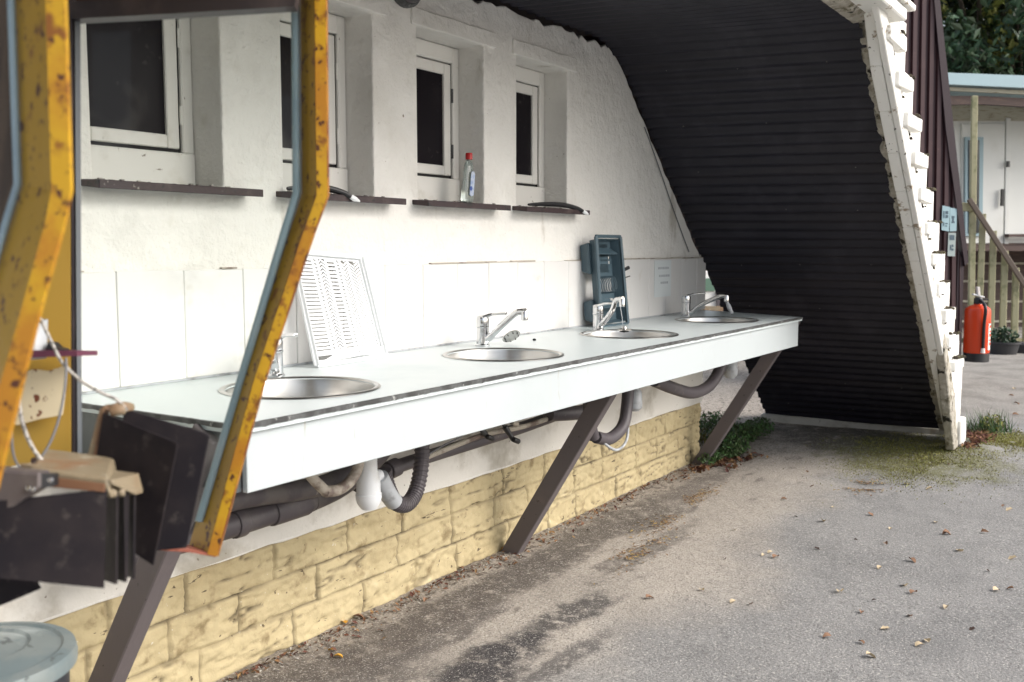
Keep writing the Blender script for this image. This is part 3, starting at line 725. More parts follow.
# stop valves
for vx_, dy_, dz_, ln, m_ in ((2.97, -.02, .0, .05, 'edge'), (3.075, -.05, -.004, .085, 'blackplastic'), (3.19, .01, .012, .04, 'edge')):
    p_ = Vector((vx_, -.235 + dy_, .612 + dz_))
    vb = MB().tube([p_, p_ + Vector((.3, -.25, -.6)) * ln], [.012, .009], 12).build('stop_valve', m_, ct, smooth='auto')
    q_ = p_ + Vector((.3, -.25, -.6)) * ln
    MB().tube([q_ - Vector((.016, .010, -.006)), q_ + Vector((.018, -.012, -.008))], .0105, 10).build('valve_knob', 'blackplastic' if ln > .045 else 'pipe_beige', vb, smooth='auto', bevel=.002)
    MB().tube([p_ + Vector((0, .02, .03)), p_], .006, 8).build('stem', 'edge', vb)
pipe([(2.66, -.25, .575), (2.74, -.25, .59), (2.86, -.25, .61), (2.93, -.22, .64)], .003, 'wire', 'loose_wire')
# second group behind the middle brace
pipe([(3.45, -.25, .60), (3.62, -.28, .585), (3.78, -.30, .58)], .030, 'pipe_dark', 'waste_pipe')
pipe([(3.58, -.40, .50), (3.70, -.40, .475), (3.82, -.40, .51), (3.88, -.39, .60), (3.90, -.39, .78)], .026, 'pipe_dark', 'waste_bend')
pipe([(3.56, -.40, .50), (3.52, -.40, .60), (3.52, -.39, .78)], .024, 'pipe_dark', 'waste_riser')
t2 = MB().lathe([(.022, .78), (.022, .66), (.033, .645), (.034, .60), (.036, .595), (.034, .575), (.020, .562), (.001, .56)], (3.93, -.40, 0), 24).build('bottle_trap', 'pipe_grey', ct, smooth='auto')
pipe([(3.60, -.41, .485), (3.72, -.42, .425), (3.84, -.41, .45), (3.87, -.40, .56)], .006, 'pipe_grey', 'thin_hose')
MB().tube([(4.22, -.35, .78), (4.22, -.35, .665)], .022, 12).build('valve_stub', 'pipe_grey', ct, smooth='auto')
# third group at the far end
pipe([(4.22, -.36, .66), (4.42, -.37, .60), (4.62, -.38, .555), (4.82, -.38, .56), (4.95, -.38, .61), (5.03, -.385, .70), (5.04, -.385, .80)], .030, 'pipe_dark', 'waste_sweep')
MB().lathe([(.024, .78), (.024, .68), (.036, .67), (.036, .625), (.039, .62), (.036, .59), (.022, .572), (.001, .57)], (5.13, -.385, 0), 24).build('bottle_trap', 'pipe_grey', ct, smooth='auto')

# ------------------------------------------------------------ small things on the counter and sills
# white dish tray leaning on the tiles
BL, BR, TR, TL = Vector((2.270, -.105, .906)), Vector((2.610, -.095, .906)), Vector((2.575, -.022, 1.240)), Vector((2.255, -.022, 1.262))
wr = empty('white_dish_rack', (2.47, -.08, ZT), 'white plastic dish rack with chevron slots leaning upright against the white tiles', 'dish rack')
def P(u, v, d=0.):
    p = lerp(lerp(BL, BR, u), lerp(TL, TR, u), v); nn = (BR - BL).cross(TL - BL).normalized(); return p + nn * d
mb = MB()
for (a, b_) in (((0, 0), (1, 0)), ((1, 0), (1, 1)), ((1, 1), (0, 1)), ((0, 1), (0, 0))):
    mb.bar(P(*a, .004), P(*b_, .004), .014, .010)
    mb.bar(P(*a, .012), P(*b_, .012), .004, .016)
rim = mb.build('rim', 'whiteplastic', wr, bevel=.002)
mb = MB()
nn = (BR - BL).cross(TL - BL).normalized()
for u in (.03, .27, .34, .46, .60, .67, .79, .97):
    mb.bar(P(u, .02), P(u, .98), .011, .004, up=nn)
for v in (.02, .10, .98): mb.bar(P(.01, v), P(.99, v), .016, .004, up=nn)
def slats(u0, u1, n, rise, w):
    for i in range(n):
        v = .11 + .87 * i / n
        mb.bar(P(u0, v), P(u1, min(.99, v + rise)), w, .003, up=nn)
slats(.03, .27, 26, 0, .0075); slats(.46, .60, 24, .0, .008)
slats(.27, .305, 26, -.03, .006); slats(.305, .34, 26, .03, .006)
slats(.34, .40, 26, .04, .006); slats(.40, .46, 26, -.04, .006)
slats(.60, .635, 26, -.03, .006); slats(.635, .67, 26, .03, .006)
slats(.67, .73, 26, -.045, .006); slats(.73, .79, 26, .045, .006)
slats(.79, .88, 26, -.05, .006); slats(.88, .97, 26, .05, .006)
mb.build('slotted_base', 'whiteplastic', wr)
mb = MB()   # folded lip and raised end of the tray
mb.prism([P(.02, .01, .004), P(.98, .01, .004), P(.93, .10, .028), P(.56, .035, .03), P(.30, .10, .028)], nn * .003)
mb.build('drip_lip', 'whiteplastic', wr, bevel=.001)

# blue-grey drainer standing on end
gr = empty('grey_dish_drainer', (4.27, -.08, ZT), 'blue grey plastic dish drainer stood on end behind the third tap', 'dish rack')
g0, g1, gy0, gy1 = 4.155, 4.43, -.115, -.07
def Q(x, z, y): 
    t = (z - .902) / .43
    return Vector((g0 + (g1 - g0) * x - .02 * t * (1) + .0, y, .902 + .43 * z)) if False else Vector((g0 + (g1 - g0) * (x * (1.0 - .10 * z)) - .025 * z, y + .02 * z, .902 + .425 * z))
mb = MB()
rimp = [(0, 0), (1, 0), (1, 1), (0, 1)]
for i in range(4):
    a, b_ = rimp[i], rimp[(i + 1) % 4]; mb.bar(Q(*a, gy0), Q(*b_, gy0), .016, .016)
mb.build('rim', 'greyplastic', gr, bevel=.004, seg=2)
mb = MB()
ins = [(.07, .03), (.93, .03), (.93, .97), (.07, .97)]
wl = [(.10, .05), (.90, .05), (.90, .95), (.10, .95)]
for i in range(4):
    a, b_ = ins[i], ins[(i + 1) % 4]; c_, d_ = wl[(i + 1) % 4], wl[i]
    mb.prism([Q(*a, gy0), Q(*b_, gy0), Q(*c_, gy1), Q(*d_, gy1)], (0, .003, .002))
mb.build('side_wall', 'greyplastic', gr)
mb = MB()      # base with slots left open: bands between slots
for v0, v1 in ((.05, .262), (.298, .37), (.54, .69), (.722, .742), (.774, .802), (.836, .95)):
    mb.prism([Q(.10, v0, gy1), Q(.90, v0, gy1), Q(.90, v1, gy1), Q(.10, v1, gy1)], (0, .003, 0))
for u, ub, va in ((.10, .20, .05), (.20, .52, .05)): mb.prism([Q(u, va, gy1 + .001), Q(ub, va, gy1 + .001), Q(ub, .36 if ub > .3 else .95, gy1 + .001), Q(u, .36 if ub > .3 else .95, gy1 + .001)], (0, .003, 0))
mb.prism([Q(.84, .05, gy1 + .001), Q(.90, .05, gy1 + .001), Q(.90, .95, gy1 + .001), Q(.84, .95, gy1 + .001)], (0, .003, 0))
mb.prism([Q(.10, .66, gy1 - .001), Q(.44, .66, gy1 - .001), Q(.44, .95, gy1 - .001), Q(.10, .95, gy1 - .001)], (0, .002, 0))
mb.build('slotted_base', 'greyplastic', gr)
for i in range(11):
    u = .16 + .066 * i
    MB().tube(smoothpath([Q(u, .36, gy1), Q(u, .38, gy1 - .018), Q(u, .455, gy1 - .028), Q(u, .53, gy1 - .018), Q(u, .55, gy1)], 4), .0028, 6).build('plate_bar', 'greyplastic', gr)
for v in (.20, .80):     # shelf-like ribs
    mb = MB().prism([Q(.10, v + .06, gy1), Q(.90, v + .06, gy1), Q(.90, v, gy0 + .01), Q(.10, v, gy0 + .01)], (0, 0, .004)); mb.build('rib', 'greyplastic', gr)
for v0, v1 in ((.58, .93), (.04, .30)):      # rounded feet bulging towards the wall side
    MB().prism([Q(-.0, v0, gy1), Q(.02, v0 + .03, -.022), Q(.02, v1 - .03, -.022), Q(-.0, v1, gy1)], (.20, 0, 0)).build('cutlery_pocket', 'greyplastic', gr, bevel=.006, seg=2)

# black wall hook by the drainer
hk = empty('wall_hook', (4.52, -.02, 1.17), 'small black clip fixed to the tiles just right of the grey drainer', 'hook')
box('plate', (4.47, -.028, 1.13), (4.53, -.0115, 1.20), 'blackplastic', hk, .003)
MB().tube([(4.50, -.028, 1.165), (4.51, -.055, 1.165), (4.535, -.065, 1.175)], .009, 10).build('peg', 'blackplastic', hk, smooth='auto')
MB().tube([(4.53, -.028, 1.14), (4.545, -.045, 1.125), (4.58, -.05, 1.13)], .003, 8).build('wire_hook', 'blackplastic', hk)
# notice on the tiles
nt_ = empty('paper_notice', (5.06, -.02, 1.1), 'faded laminated paper notice with three printed lines on the white tiles', 'notice')
MB().box((4.95, -.0145, 1.005), (5.165, -.0125, 1.205)).build('sheet', 'paper', nt_)
mb = MB()
for z, a, b_ in ((1.162, .2, .85), (1.120, .26, .82), (1.082, .36, .72)):
    xx = 4.95 + .215 * a
    while xx < 4.95 + .215 * b_:
        w = rnd.uniform(.010, .022); mb.box((xx, -.0152, z - .006), (xx + w, -.0146, z + .006)); xx += w + .006
mb.build('print', 'print', nt_)

# sink strainer propped behind the second basin
sn = empty('sink_strainer', (3.27, -.17, ZT), 'perforated steel sink strainer propped on edge beside the second tap', 'strainer')
rot = Euler((R(-38), R(18), 0)).to_matrix()
pc = Vector((3.25, -.20, ZT + .030))
MB().lathe([(.038, 0), (.036, .004), (.020, .007), (.001, .008)], pc, 20, rot, True).build('disc', 'steel', sn, smooth='auto')
for k_ in range(8):
    a = k_ * math.pi / 4; MB().tube([pc + rot @ Vector((.030 * math.cos(a), .030 * math.sin(a), -.001)), pc + rot @ Vector((.026 * math.cos(a), .026 * math.sin(a), -.007))], .0025, 6).build('foot', 'edge', sn)
pg = empty('sink_plug', T3((.006, -.16, -.001)), 'round dark sink plug hanging on the chain of the third tap', 'plug')
MB().lathe([(.034, .010), (.034, .016), (.012, .019), (.010, .027), (.001, .028)], pg.location, 24, None, True).build('disc', 'steel', pg, smooth='auto')
MB().lathe([(.018, .009), (.022, .004), (.001, .000)], pg.location, 24).build('stopper', 'blackplastic', pg, smooth='auto')
tag(MB().lathe([(.007, .001), (.007, .008), (.001, .010)], (3.42, -.20, ZT), 12, None, True).build('black_bead', 'blackplastic', smooth='auto'), 'tiny black stopper lying on the counter between second and third tap', 'stopper')

# bottle of washing-up liquid on the third sill
bt = empty('detergent_bottle', (3.255, .015, NZ0 - .001), 'clear washing up liquid bottle with red cap standing on the third window sill', 'bottle')
prof = [(.030, .002), (.033, .012), (.032, .05), (.026, .10), (.024, .135), (.021, .152), (.012, .166), (.010, .172)]
mb = MB(); ring = None
for r_, z in prof:
    cur = [mb.b.verts.new((3.255 + r_ * 1.05 * math.cos(a_ * math.pi / 12) + z * .10, .015 + r_ * .62 * math.sin(a_ * math.pi / 12), NZ0 + z)) for a_ in range(24)]
    if ring:
        for k_ in range(24): mb.b.faces.new((ring[k_], ring[(k_ + 1) % 24], cur[(k_ + 1) % 24], cur[k_]))
    else: mb.b.faces.new(cur[::-1])
    ring = cur
mb.b.faces.new(ring); mb.build('body', 'bottle', bt, smooth='auto')
MB().lathe([(.014, .170), (.014, .192), (.012, .196), (.001, .196)], (3.272, .015, NZ0), 18, None, True).build('cap', 'redcap', bt, smooth='auto')
mb = MB()
for s_, m_ in ((.016, 0),):
    mb.prism([(3.255 + u_, -.0075 - .002, NZ0 + v_) for u_, v_ in ((-.014, .03), (0, .024), (.014, .03), (.024, .11), (.018, .122), (.002, .122), (-.002, .11))], (0, .002, 0))
lb = mb.build('label', 'bluelabel', bt)
MB().prism([(3.250 + .009 * math.cos(a_ * .52), -.0103, NZ0 + .055 + .009 * math.sin(a_ * .52)) for a_ in range(12)], (0, .0005, 0)).build('label_mark', 'darkblue', lb)

# black brushes lying on two sills
def brush(name, X0, label, k=1.):
    o = empty(name, (X0 + .2, 0, NZ0), label, 'brush', 'brushes on the window sills')
    p = smoothpath([(X0, -.02, NZ0 + .006), (X0 + .12 * k, -.03, NZ0 + .012), (X0 + .24 * k, -.045, NZ0 + .013), (X0 + .33 * k, -.068, NZ0 + .001), (X0 + .37 * k, -.085, NZ0 - .013)], 6)
    n_ = len(p); MB().tube(p, [.005 + .006 * math.sin(math.pi * i / (n_ - 1)) ** .7 for i in range(n_)], 10).build('handle', 'blackplastic', o, smooth='auto')
    MB().tube([p[-2], p[-1] + Vector((.012, -.004, -.006)), p[-1] + Vector((.03, -.008, -.013))], [.008, .009, .003], 10).build('tip', 'whiteplastic', o, smooth='auto')
    return o
brush('dish_brush', 3.66, 'black dish brush with white tip hooked over the rightmost window sill')
brush('dish_brush', 2.25, 'black dish brush with white tip on the sill just right of the yellow post', .6)

# ------------------------------------------------------------ yellow cabin in the foreground
cab = empty('yellow_cabin', onD(120, 480, 1.45), 'rusty yellow metal cabin shell with glazed side and pale blue window gaskets', 'cabin')
def strip(name, A_, B__, m, par=cab, th=.003, bevel=0, sm=False):
    """sheet between two polylines"""
    mb = MB(); a = [mb.b.verts.new(p) for p in A_]; b = [mb.b.verts.new(p) for p in B__]
    for i in range(len(a) - 1): mb.b.faces.new((a[i], a[i + 1], b[i + 1], b[i]))
    return mb.build(name, m, par, solid=th)
def pxs(l, d): return [onD(x, y, d) for x, y in l]
# far frame
dF = 1.55
o_out = [(325, -160), (326, 0), (327.5, 196), (314, 232), (263, 385), (217, 556)]
o_in = [(314, -160), (315, 0), (317, 196), (304, 232), (253, 385), (208, 554)]
y_in = [(300, -160), (300, 0), (300.5, 196), (288, 232), (236, 385), (189, 549)]
gk = [(295, -160), (295, 0), (296.5, 193), (285.5, 228), (243, 372), (199, 521)]
strip('far_frame_edge', pxs(o_out, dF), pxs(o_in, dF), 'orange', th=.006)
strip('far_frame_web', pxs(o_in, dF + .004), pxs(y_in, dF + .05), 'yellow')
strip('far_frame_flange', pxs(o_out, dF + .002), pxs([(x + 1, y) for x, y in o_out], dF + .05), 'rusty')
MB().tube(pxs(o_in, dF - .001), .0016, 6).build('rusted_arris', 'rusty', cab)
MB().tube(pxs(o_out, dF - .001), .0016, 6).build('rusted_arris', 'rusty', cab)
gpts = pxs(gk, dF + .03)
gk_o = MB()
gk_o.tube(gpts, .0065, 12); gk_o.build('window_gasket', 'gasket', cab, smooth='auto')
strip('gasket_channel', pxs([(x + 5, y) for x, y in gk], dF + .04), pxs([(x - 3, y) for x, y in gk], dF + .045), 'pipe_grey')
strip('lower_edge', pxs([(157, 549), (190, 551), (216, 556)], dF - .002), pxs([(160, 545), (190, 546), (212, 549)], dF + .05), 'rust_pink', th=.004)
# near frame
dN = 1.06
o_out = [(63, -240), (66, 0), (72, 190), (66, 222), (36, 330), (4, 462), (-30, 600)]
o_in = [(45, -240), (47, 0), (53, 190), (47, 222), (20, 320), (-14, 440), (-50, 580)]
y_in = [(13, -240), (15, 0), (20, 186), (12, 215), (-20, 320), (-60, 440), (-90, 580)]
gk = [(10, -240), (11, 0), (17.5, 184), (6, 222), (-22, 320), (-60, 440), (-90, 580)]
strip('near_frame_edge', pxs(o_out, dN), pxs(o_in, dN), 'orange', th=.008)
strip('near_frame_web', pxs(o_in, dN + .004), pxs(y_in, dN + .07), 'yellow')
strip('near_frame_flange', pxs(o_out, dN + .002), pxs([(x - .3, y) for x, y in o_out], dN + .04), 'yellow')
MB().tube(pxs(gk, dN + .055), .0042, 12).build('window_gasket', 'gasket', cab, smooth='auto')
strip('inner_panel', pxs([(9, -240), (9, 0), (15, 184), (4, 222), (-30, 340)], dN + .06), pxs([(-120, -240), (-120, 0), (-120, 184), (-120, 222), (-120, 340)], dN + .10), 'inner')
# dark glazing channel: mullion and head
dM = 1.52
strip('mullion', pxs([(64, -160), (64.5, 0), (66, 240), (68, 455)], dM), pxs([(74, -160), (74, 0), (75, 240), (76.5, 455)], dM), 'darkframe', th=.02)
strip('mullion_bead', pxs([(74.5, 20), (75.5, 240), (77, 455)], dM), pxs([(80, 22), (80.5, 240), (81.5, 457)], dM + .004), 'bead', th=.008)
strip('head_channel', pxs([(64, 5), (180, -2), (300, -9)], dM), pxs([(64, 22), (180, 16), (296, 9)], dM), 'darkframe', th=.025)
strip('roof_skirt', pxs([(40, -60), (180, -60), (320, -60)], dM + .01), pxs([(40, 12), (180, 5), (320, -3)], dM + .01), 'brownwood', th=.004)
# pane of glass
MB().prism(pxs([(79, 18), (297, 8), (300, 195), (246, 372), (199, 525), (170, 548), (81, 520)], dM + .02), FWD * .004).build('glass_pane', 'glass', cab)
# back panel with the bare patch
strip('back_panel', pxs([(-60, 150), (-60, 480)], 1.46), pxs([(70, 150), (71, 455)], 1.50), 'yellow_flat', th=.004)
pts = [(8, 372), (20, 374), (34, 369), (48, 371), (58, 368), (63, 366), (66, 372), (65, 395), (62, 415), (40, 419), (18, 425), (10, 424), (12, 400)]
MB().prism(pxs(pts, 1.465), FWD * .002).build('bare_patch', 'patch', cab)
# roof panel and hanger out of view above, floor lip
rp = pxs([(-140, -170), (340, -170)], 1.0) + pxs([(330, -170), (0, -170)], 1.75)
MB().prism(rp, (0, 0, .02)).build('roof_panel', 'yellow', cab)
hb = onD(150, -170, 1.4); MB().tube([hb, hb + Vector((0, 0, .5)), hb + Vector((0, 0, 1.0)), hb + Vector((0.5, -.3, 1.0))], .02, 10).build('hanger_arm', 'pipe_dark', cab)

sh = empty('plum_shelf', onD(52, 353, 1.42), 'narrow plum coloured shelf ledge on the yellow cabin panel', 'shelf')
MB().prism(pxs([(20, 350), (77, 351), (77, 356), (20, 358)], 1.40), FWD * .07).build('board', 'plum', sh)
cu = onD(29, 341, 1.43)
tag(MB().lathe([(.022, -.025), (.026, .03), (.023, .03), (.019, -.02), (.001, -.021)], cu, 20).build('cup', 'pipe_grey', smooth=True), 'small pale cup standing on the plum shelf in the yellow cabin', 'cup')
tag(MB().prism(pxs([(44, 350), (48, 341), (54, 347), (61, 349), (61, 351)], 1.42), FWD * .03).build('black_clip', 'blackplastic', bevel=.003), 'small black clip on the plum shelf beside the white cup', 'clip')

# ropes
def cord(name, pts, r, m, label):
    p = smoothpath([onD(x, y, d) for x, y, d in pts], 10)
    return tag(MB().tube(p, r, 8).build(name, m, smooth=True), label, 'cord')
cord('rope', [(40, 318, 1.40), (52, 343, 1.39), (62, 362, 1.39), (80, 380, 1.39), (100, 392, 1.39), (117, 400, 1.40), (127, 410, 1.41)], .0024, 'rope', 'pale twisted cord running from yellow post down to upper tan clamp')
cord('rope', [(22, 380, 1.30), (19, 402, 1.30), (24, 428, 1.31), (34, 450, 1.32), (46, 465, 1.33)], .0026, 'rope', 'pale twisted rope hanging down over the lower tan clamp')
cord('grey_wire', [(66, 358, 1.39), (66, 375, 1.38), (63, 400, 1.37), (56, 428, 1.36), (46, 450, 1.35), (33, 465, 1.34), (20, 467, 1.33), (13, 452, 1.33), (12, 425, 1.33), (15, 400, 1.33)], .0018, 'wire', 'thin grey wire looped in front of the peeled cream patch')

# racks of hanging black sheets
rk = empty('lower_sheet_rack', onD(80, 480, 1.33), 'lower tan clamp rack with five black sheets hanging from grey bracket', 'sheet rack')
rail = MB().prism([onD(30, 468, 1.27), onD(108, 478, 1.27), onD(113, 500, 1.27), onD(104, 492, 1.27), onD(38, 487, 1.27)], Vector((.24, .30, 0)) * .35)
rail = rail.build('rail', 'tan', rk, bevel=.004, seg=2)
MB().prism([onD(50, 477, 1.262), onD(104, 484, 1.262), onD(104, 492, 1.262), onD(50, 487, 1.262)], FWD * .003).build('wood_insert', 'brownedge', rk)
tp = MB().prism([onD(20, 463, 1.28), onD(60, 464, 1.36), onD(138, 474, 1.36), onD(143, 489, 1.36), onD(136, 491, 1.33), onD(112, 480, 1.27)], (0, 0, -.006)); tp.build('top_strip', 'tan', rk, bevel=.003)
for (x, y, d) in ((112, 494, 1.28), (121, 493, 1.30), (131, 491, 1.33)):
    MB().tube([onD(x - 4, y, d), onD(x + 4, y - 1, d)], .006, 10).build('rivet', 'tan', rk, smooth='auto', bevel=.002)
bk = MB().prism([onD(-60, 464, 1.22), onD(40, 473, 1.22), onD(40, 489, 1.22), onD(22, 500, 1.22), onD(0, 516, 1.22), onD(-60, 540, 1.22)], FWD * .03).build('bracket', 'bracket', rk, bevel=.003)
MB().prism([onD(40, 474, 1.222), onD(55, 474, 1.24), onD(55, 486, 1.24), onD(40, 489, 1.222)], FWD * .01).build('bracket_end', 'blackplastic', rk)
for (x, y) in ((29, 488), (34, 489), (51, 480)):
    MB().lathe([(.0035, 0), (.003, .002), (.001, .003)], onD(x, y, 1.218), 10, Vector((0, 0, 1)).rotation_difference(-FWD).to_matrix(), True).build('screw', 'chrome', rk)
strip('sheet', pxs([(-40, 505), (-40, 574)], 1.20), pxs([(107, 489), (104, 588)], 1.27), 'sheet', rk, .004)
for i, (x0, x1, d, yb) in enumerate(((104, 117.5, 1.285, 584), (112, 125, 1.30, 582), (120, 128, 1.32, 578), (126, 135, 1.34, 579))):
    strip('sheet', pxs([(x0, 492), (x0 + 1, yb - 4)], d + .03), pxs([(x1, 492 - i), (x1 - (1 if i != 1 else -1), yb)], d), 'sheet', rk, .003)
MB().prism(pxs([(-60, 570), (-60, 625), (0, 606), (38, 590), (30, 575)], 1.34), FWD * .01).build('floor_flap', 'sheet', rk)
# rear cross-piece
MB().prism(pxs([(30, 458), (90, 455), (96, 459), (90, 470), (30, 470)], 1.42), FWD * .03).build('cross_piece', 'brownwood', rk, bevel=.002)

uk = empty('upper_sheet_rack', onD(120, 430, 1.42), 'upper tan clamp with two large tilted black sheets in front of the counter end', 'sheet rack')
MB().prism([onD(99, 409, 1.40), onD(106, 404, 1.40), onD(92, 470, 1.40), onD(82, 474, 1.40)], FWD * .02).build('side_rail', 'tan', uk, bevel=.002)
MB().prism([onD(103, 412, 1.397), onD(107, 412, 1.397), onD(95, 468, 1.397), onD(91, 468, 1.397)], FWD * .003).build('wood_insert', 'brownedge', uk)
MB().prism([onD(100, 408, 1.40), onD(118, 402, 1.41), onD(127, 404, 1.43), onD(128, 412, 1.43), onD(112, 413, 1.40)], FWD * .03).build('clamp', 'tan', uk, bevel=.003, seg=2)
MB().tube([onD(110, 412, 1.395), onD(125, 409, 1.40)], .008, 10).build('hinge_pin', 'tan', uk, smooth='auto', bevel=.002)
def slab(pts, d0, d1, par):   # tilted sheet: depth blends over x
    xs_ = [p[0] for p in pts]; a, b = min(xs_), max(xs_)
    q = [onD(x, y, d0 + (d1 - d0) * (x - a) / (b - a)) for x, y in pts]
    return MB().prism(q, FWD * .004).build('sheet', 'sheet', par, bevel=.001)
slab([(103, 413), (177.5, 443), (176, 452), (153, 566), (84, 520), (94, 470)], 1.40, 1.36, uk)
slab([(122, 408), (205, 433), (209, 436), (186, 548), (155, 551), (130, 500)], 1.44, 1.47, uk)

# bin
bc = onZ(-24, 641, .61); bin_ = empty('metal_bin', (bc.x, bc.y, 0), 'dark round bin with dull galvanised lid below the hanging black sheets', 'bin')
bc.z = 0
MB().lathe([(.125, -.02), (.132, .10), (.144, .56), (.147, .575), (.142, .575), (.12, .02)], bc, 48, None).build('body', 'binbody', bin_, smooth='auto')
MB().lathe([(.157, .558), (.158, .572), (.155, .585), (.136, .590), (.132, .586), (.104, .596), (.084, .600), (.08, .595), (.048, .604), (.001, .608)], bc, 56).build('lid', 'galv', bin_, smooth='auto')

# ------------------------------------------------------------ dark red clad hut behind the verge
hd = 8.6
hut = empty('red_clad_hut', onD(945, 380, hd) * 1, 'dark red corrugated metal hut end with a slanted dark edge', 'hut')
def ribbed(tl, tr, br, bl, n, amp):
    mb = MB(); nrm_ = (Vector(tr) - Vector(tl)).cross(Vector(bl) - Vector(tl)).normalized()
    if nrm_.dot(FWD) > 0: nrm_ = -nrm_
    prof = [(0, 0), (.10, 0), (.22, 1), (.62, 1), (.74, 0)]
    prev = None
    for i in range(n):
        for (u, h) in prof:
            t = (i + u) / n; a = lerp(tl, tr, t) + nrm_ * amp * h; b = lerp(bl, br, t) + nrm_ * amp * h
            cur = (mb.b.verts.new(a), mb.b.verts.new(b))
            if prev: mb.b.faces.new((prev[0], cur[0], cur[1], prev[1]))
            prev = cur
    return mb
# cladding clipped to the slanted edge: build ribs by column
def clad():
    mb = MB(); nrm_ = -Vector((FWD.x, FWD.y, 0)).normalized()
    xs_ = []; x = 850
    prof = [(0, 0), (2.2, 0), (3.2, 1), (7.0, 1), (8.0, 0)]
    cols = []
    while x < 975:
        for dx, h in prof: cols.append((x + dx, h))
        x += 8.6
    def ytop(xb):   # slanted right edge: (933,-0) -> (966,264)
        return -60 if xb < 928 else (xb - 933) * 8.0
    prev = None
    for xx, h in cols:
        xb = xx - 4                      # foot leans left of the head
        if xx > 966: break
        yt = ytop(xx); yb = 395
        xt = xx + (0 if yt < 0 else 0)
        lean = 9
        a = onD(xx + lean * (1 - (yt + 60) / 455) - lean, yt, hd) + nrm_ * .03 * h; b = onD(xx - lean + 2, yb, hd) + nrm_ * .03 * h
        cur = (mb.b.verts.new(a), mb.b.verts.new(b))
        if prev: mb.b.faces.new((prev[0], cur[0], cur[1], prev[1]))
        prev = cur
    return mb
clad().build('corrugated_cladding', 'redmetal', hut, solid=.003)
MB().prism([onD(929, -60, hd - .05), onD(933.5, -60, hd - .05), onD(968.5, 262, hd - .05), onD(965, 266, hd - .05), onD(946, 130, hd - .05)], FWD * .12).build('slanted_trim', 'redtrim', hut)
MB().prism([onD(958, 250, hd - .02), onD(964, 262, hd - .02), onD(961, 362, hd - .02), onD(955, 362, hd - .02)], FWD * .1).build('corner_post', 'redtrim', hut)
# hut body behind so it has depth
a, b_ = onD(900, 262, hd + .05), onD(958, 262, hd + .05)
MB().prism([(a.x, a.y, -.05), (b_.x, b_.y, -.05), (b_.x, b_.y, 1.1), (a.x, a.y, 1.1)], Vector((FWD.x, FWD.y, 0)) * .8 + Vector((-.1, .4, 0))).build('side', 'redmetal', hut)

def poster(name, px, m, label, rows):
    c = onD(px[0][0], px[0][1], hd - .06); o = empty(name, c, label, 'sign')
    MB().prism(pxs(px, hd - .045), FWD * .004).build('board', m, o)
    mb = MB()
    for (x0, y0, x1, y1) in rows: mb.prism(pxs([(x0, y0), (x1, y0), (x1, y1), (x0, y1)], hd - .047), FWD * .002)
    mb.build('print', 'posterprint', o)
poster('pale_blue_sign', [(942.5, 205.5), (950, 207), (949, 231.5), (941.5, 230)], 'poster', 'pale blue sign with dark square symbol, left of two on red cladding', [(943.5, 211, 944.5, 218), (945.5, 211, 948.3, 214), (945.5, 215, 948.3, 218), (943.2, 222, 944.2, 226), (945.2, 223, 947.8, 224), (945.2, 225.5, 947, 226.5)])
poster('tall_pale_sign', [(950.2, 207.5), (957, 209), (956.5, 231), (949.8, 231.5)], 'poster', 'pale blue sign with dark picture, right of two on red cladding', [(951.8, 216, 954.6, 218), (952.3, 218, 954, 221.5), (951.6, 221.5, 954.8, 223)])
poster('grey_sign', [(948.5, 232.5), (956, 233), (955, 256.5), (947.5, 256)], 'poster2', 'small grey sign with dark marks below the pair of blue ones', [(949.8, 235, 954.5, 240), (950, 245, 951.3, 250), (952, 244.5, 953.5, 247), (951.5, 248.5, 953.6, 250.5)])

# ------------------------------------------------------------ fire extinguisher on its bracket
ed_ = 8.3
e0 = onD(976, 354, ed_); et = onD(976, 303, ed_)
ex = empty('fire_extinguisher', (e0.x, e0.y, e0.z), 'bright red fire extinguisher with black hose hung beside the dark red hut', 'fire extinguisher')
h = et.z - e0.z; c = Vector((e0.x, e0.y, e0.z)); r_ = .101
MB().lathe([(.001, .004), (r_ * .9, .004), (r_, .02), (r_, h * .84), (r_ * .93, h * .90), (r_ * .66, h * .95), (r_ * .35, h * .975), (r_ * .3, h)], c, 36).build('cylinder', 'ext', ex, smooth='auto')
MB().lathe([(r_ * .93, -.06), (r_ * 1.0, -.055), (r_ * .97, .012)], c, 36, None, True).build('base_ring', 'blackplastic', ex, smooth='auto')
MB().lathe([(.035, h - .005), (.035, h + .035), (.025, h + .05)], c, 16, None, True).build('valve', 'blackplastic', ex, smooth='auto')
rt = -RIGHT; fr_ = -Vector((FWD.x, FWD.y, 0)).normalized()
MB().bar(c + Vector((0, 0, h + .05)) + RIGHT * .045, c + Vector((0, 0, h + .075)) - RIGHT * .05, .03, .012).build('lever', 'whiteplastic', ex, bevel=.003)
MB().bar(c + Vector((0, 0, h + .03)) + RIGHT * .08, c + Vector((0, 0, h + .035)) - RIGHT * .02, .03, .014).build('grip', 'blackplastic', ex, bevel=.003)
MB().bar(c + Vector((0, 0, h + .06)) + RIGHT * .0, c + Vector((0, 0, h + .135)) - RIGHT * .01, .035, .02).build('safety_tag', 'extlabel', ex, bevel=.002)
hs = smoothpath([c + Vector((0, 0, h + .03)) + fr_ * .03, c + fr_ * (r_ + .03) + Vector((0, 0, h * .93)) , c + fr_ * (r_ + .018) + Vector((0, 0, h * .6)), c + fr_ * (r_ + .018) + Vector((0, 0, .05))], 8)
MB().tube(hs, .013, 10).build('hose', 'blackplastic', ex, smooth=True)
MB().lathe([(.014, 0), (.018, -.04)], c + fr_ * (r_ + .018) + Vector((0, 0, .06)), 10, None, True).build('nozzle', 'extlabel', ex)
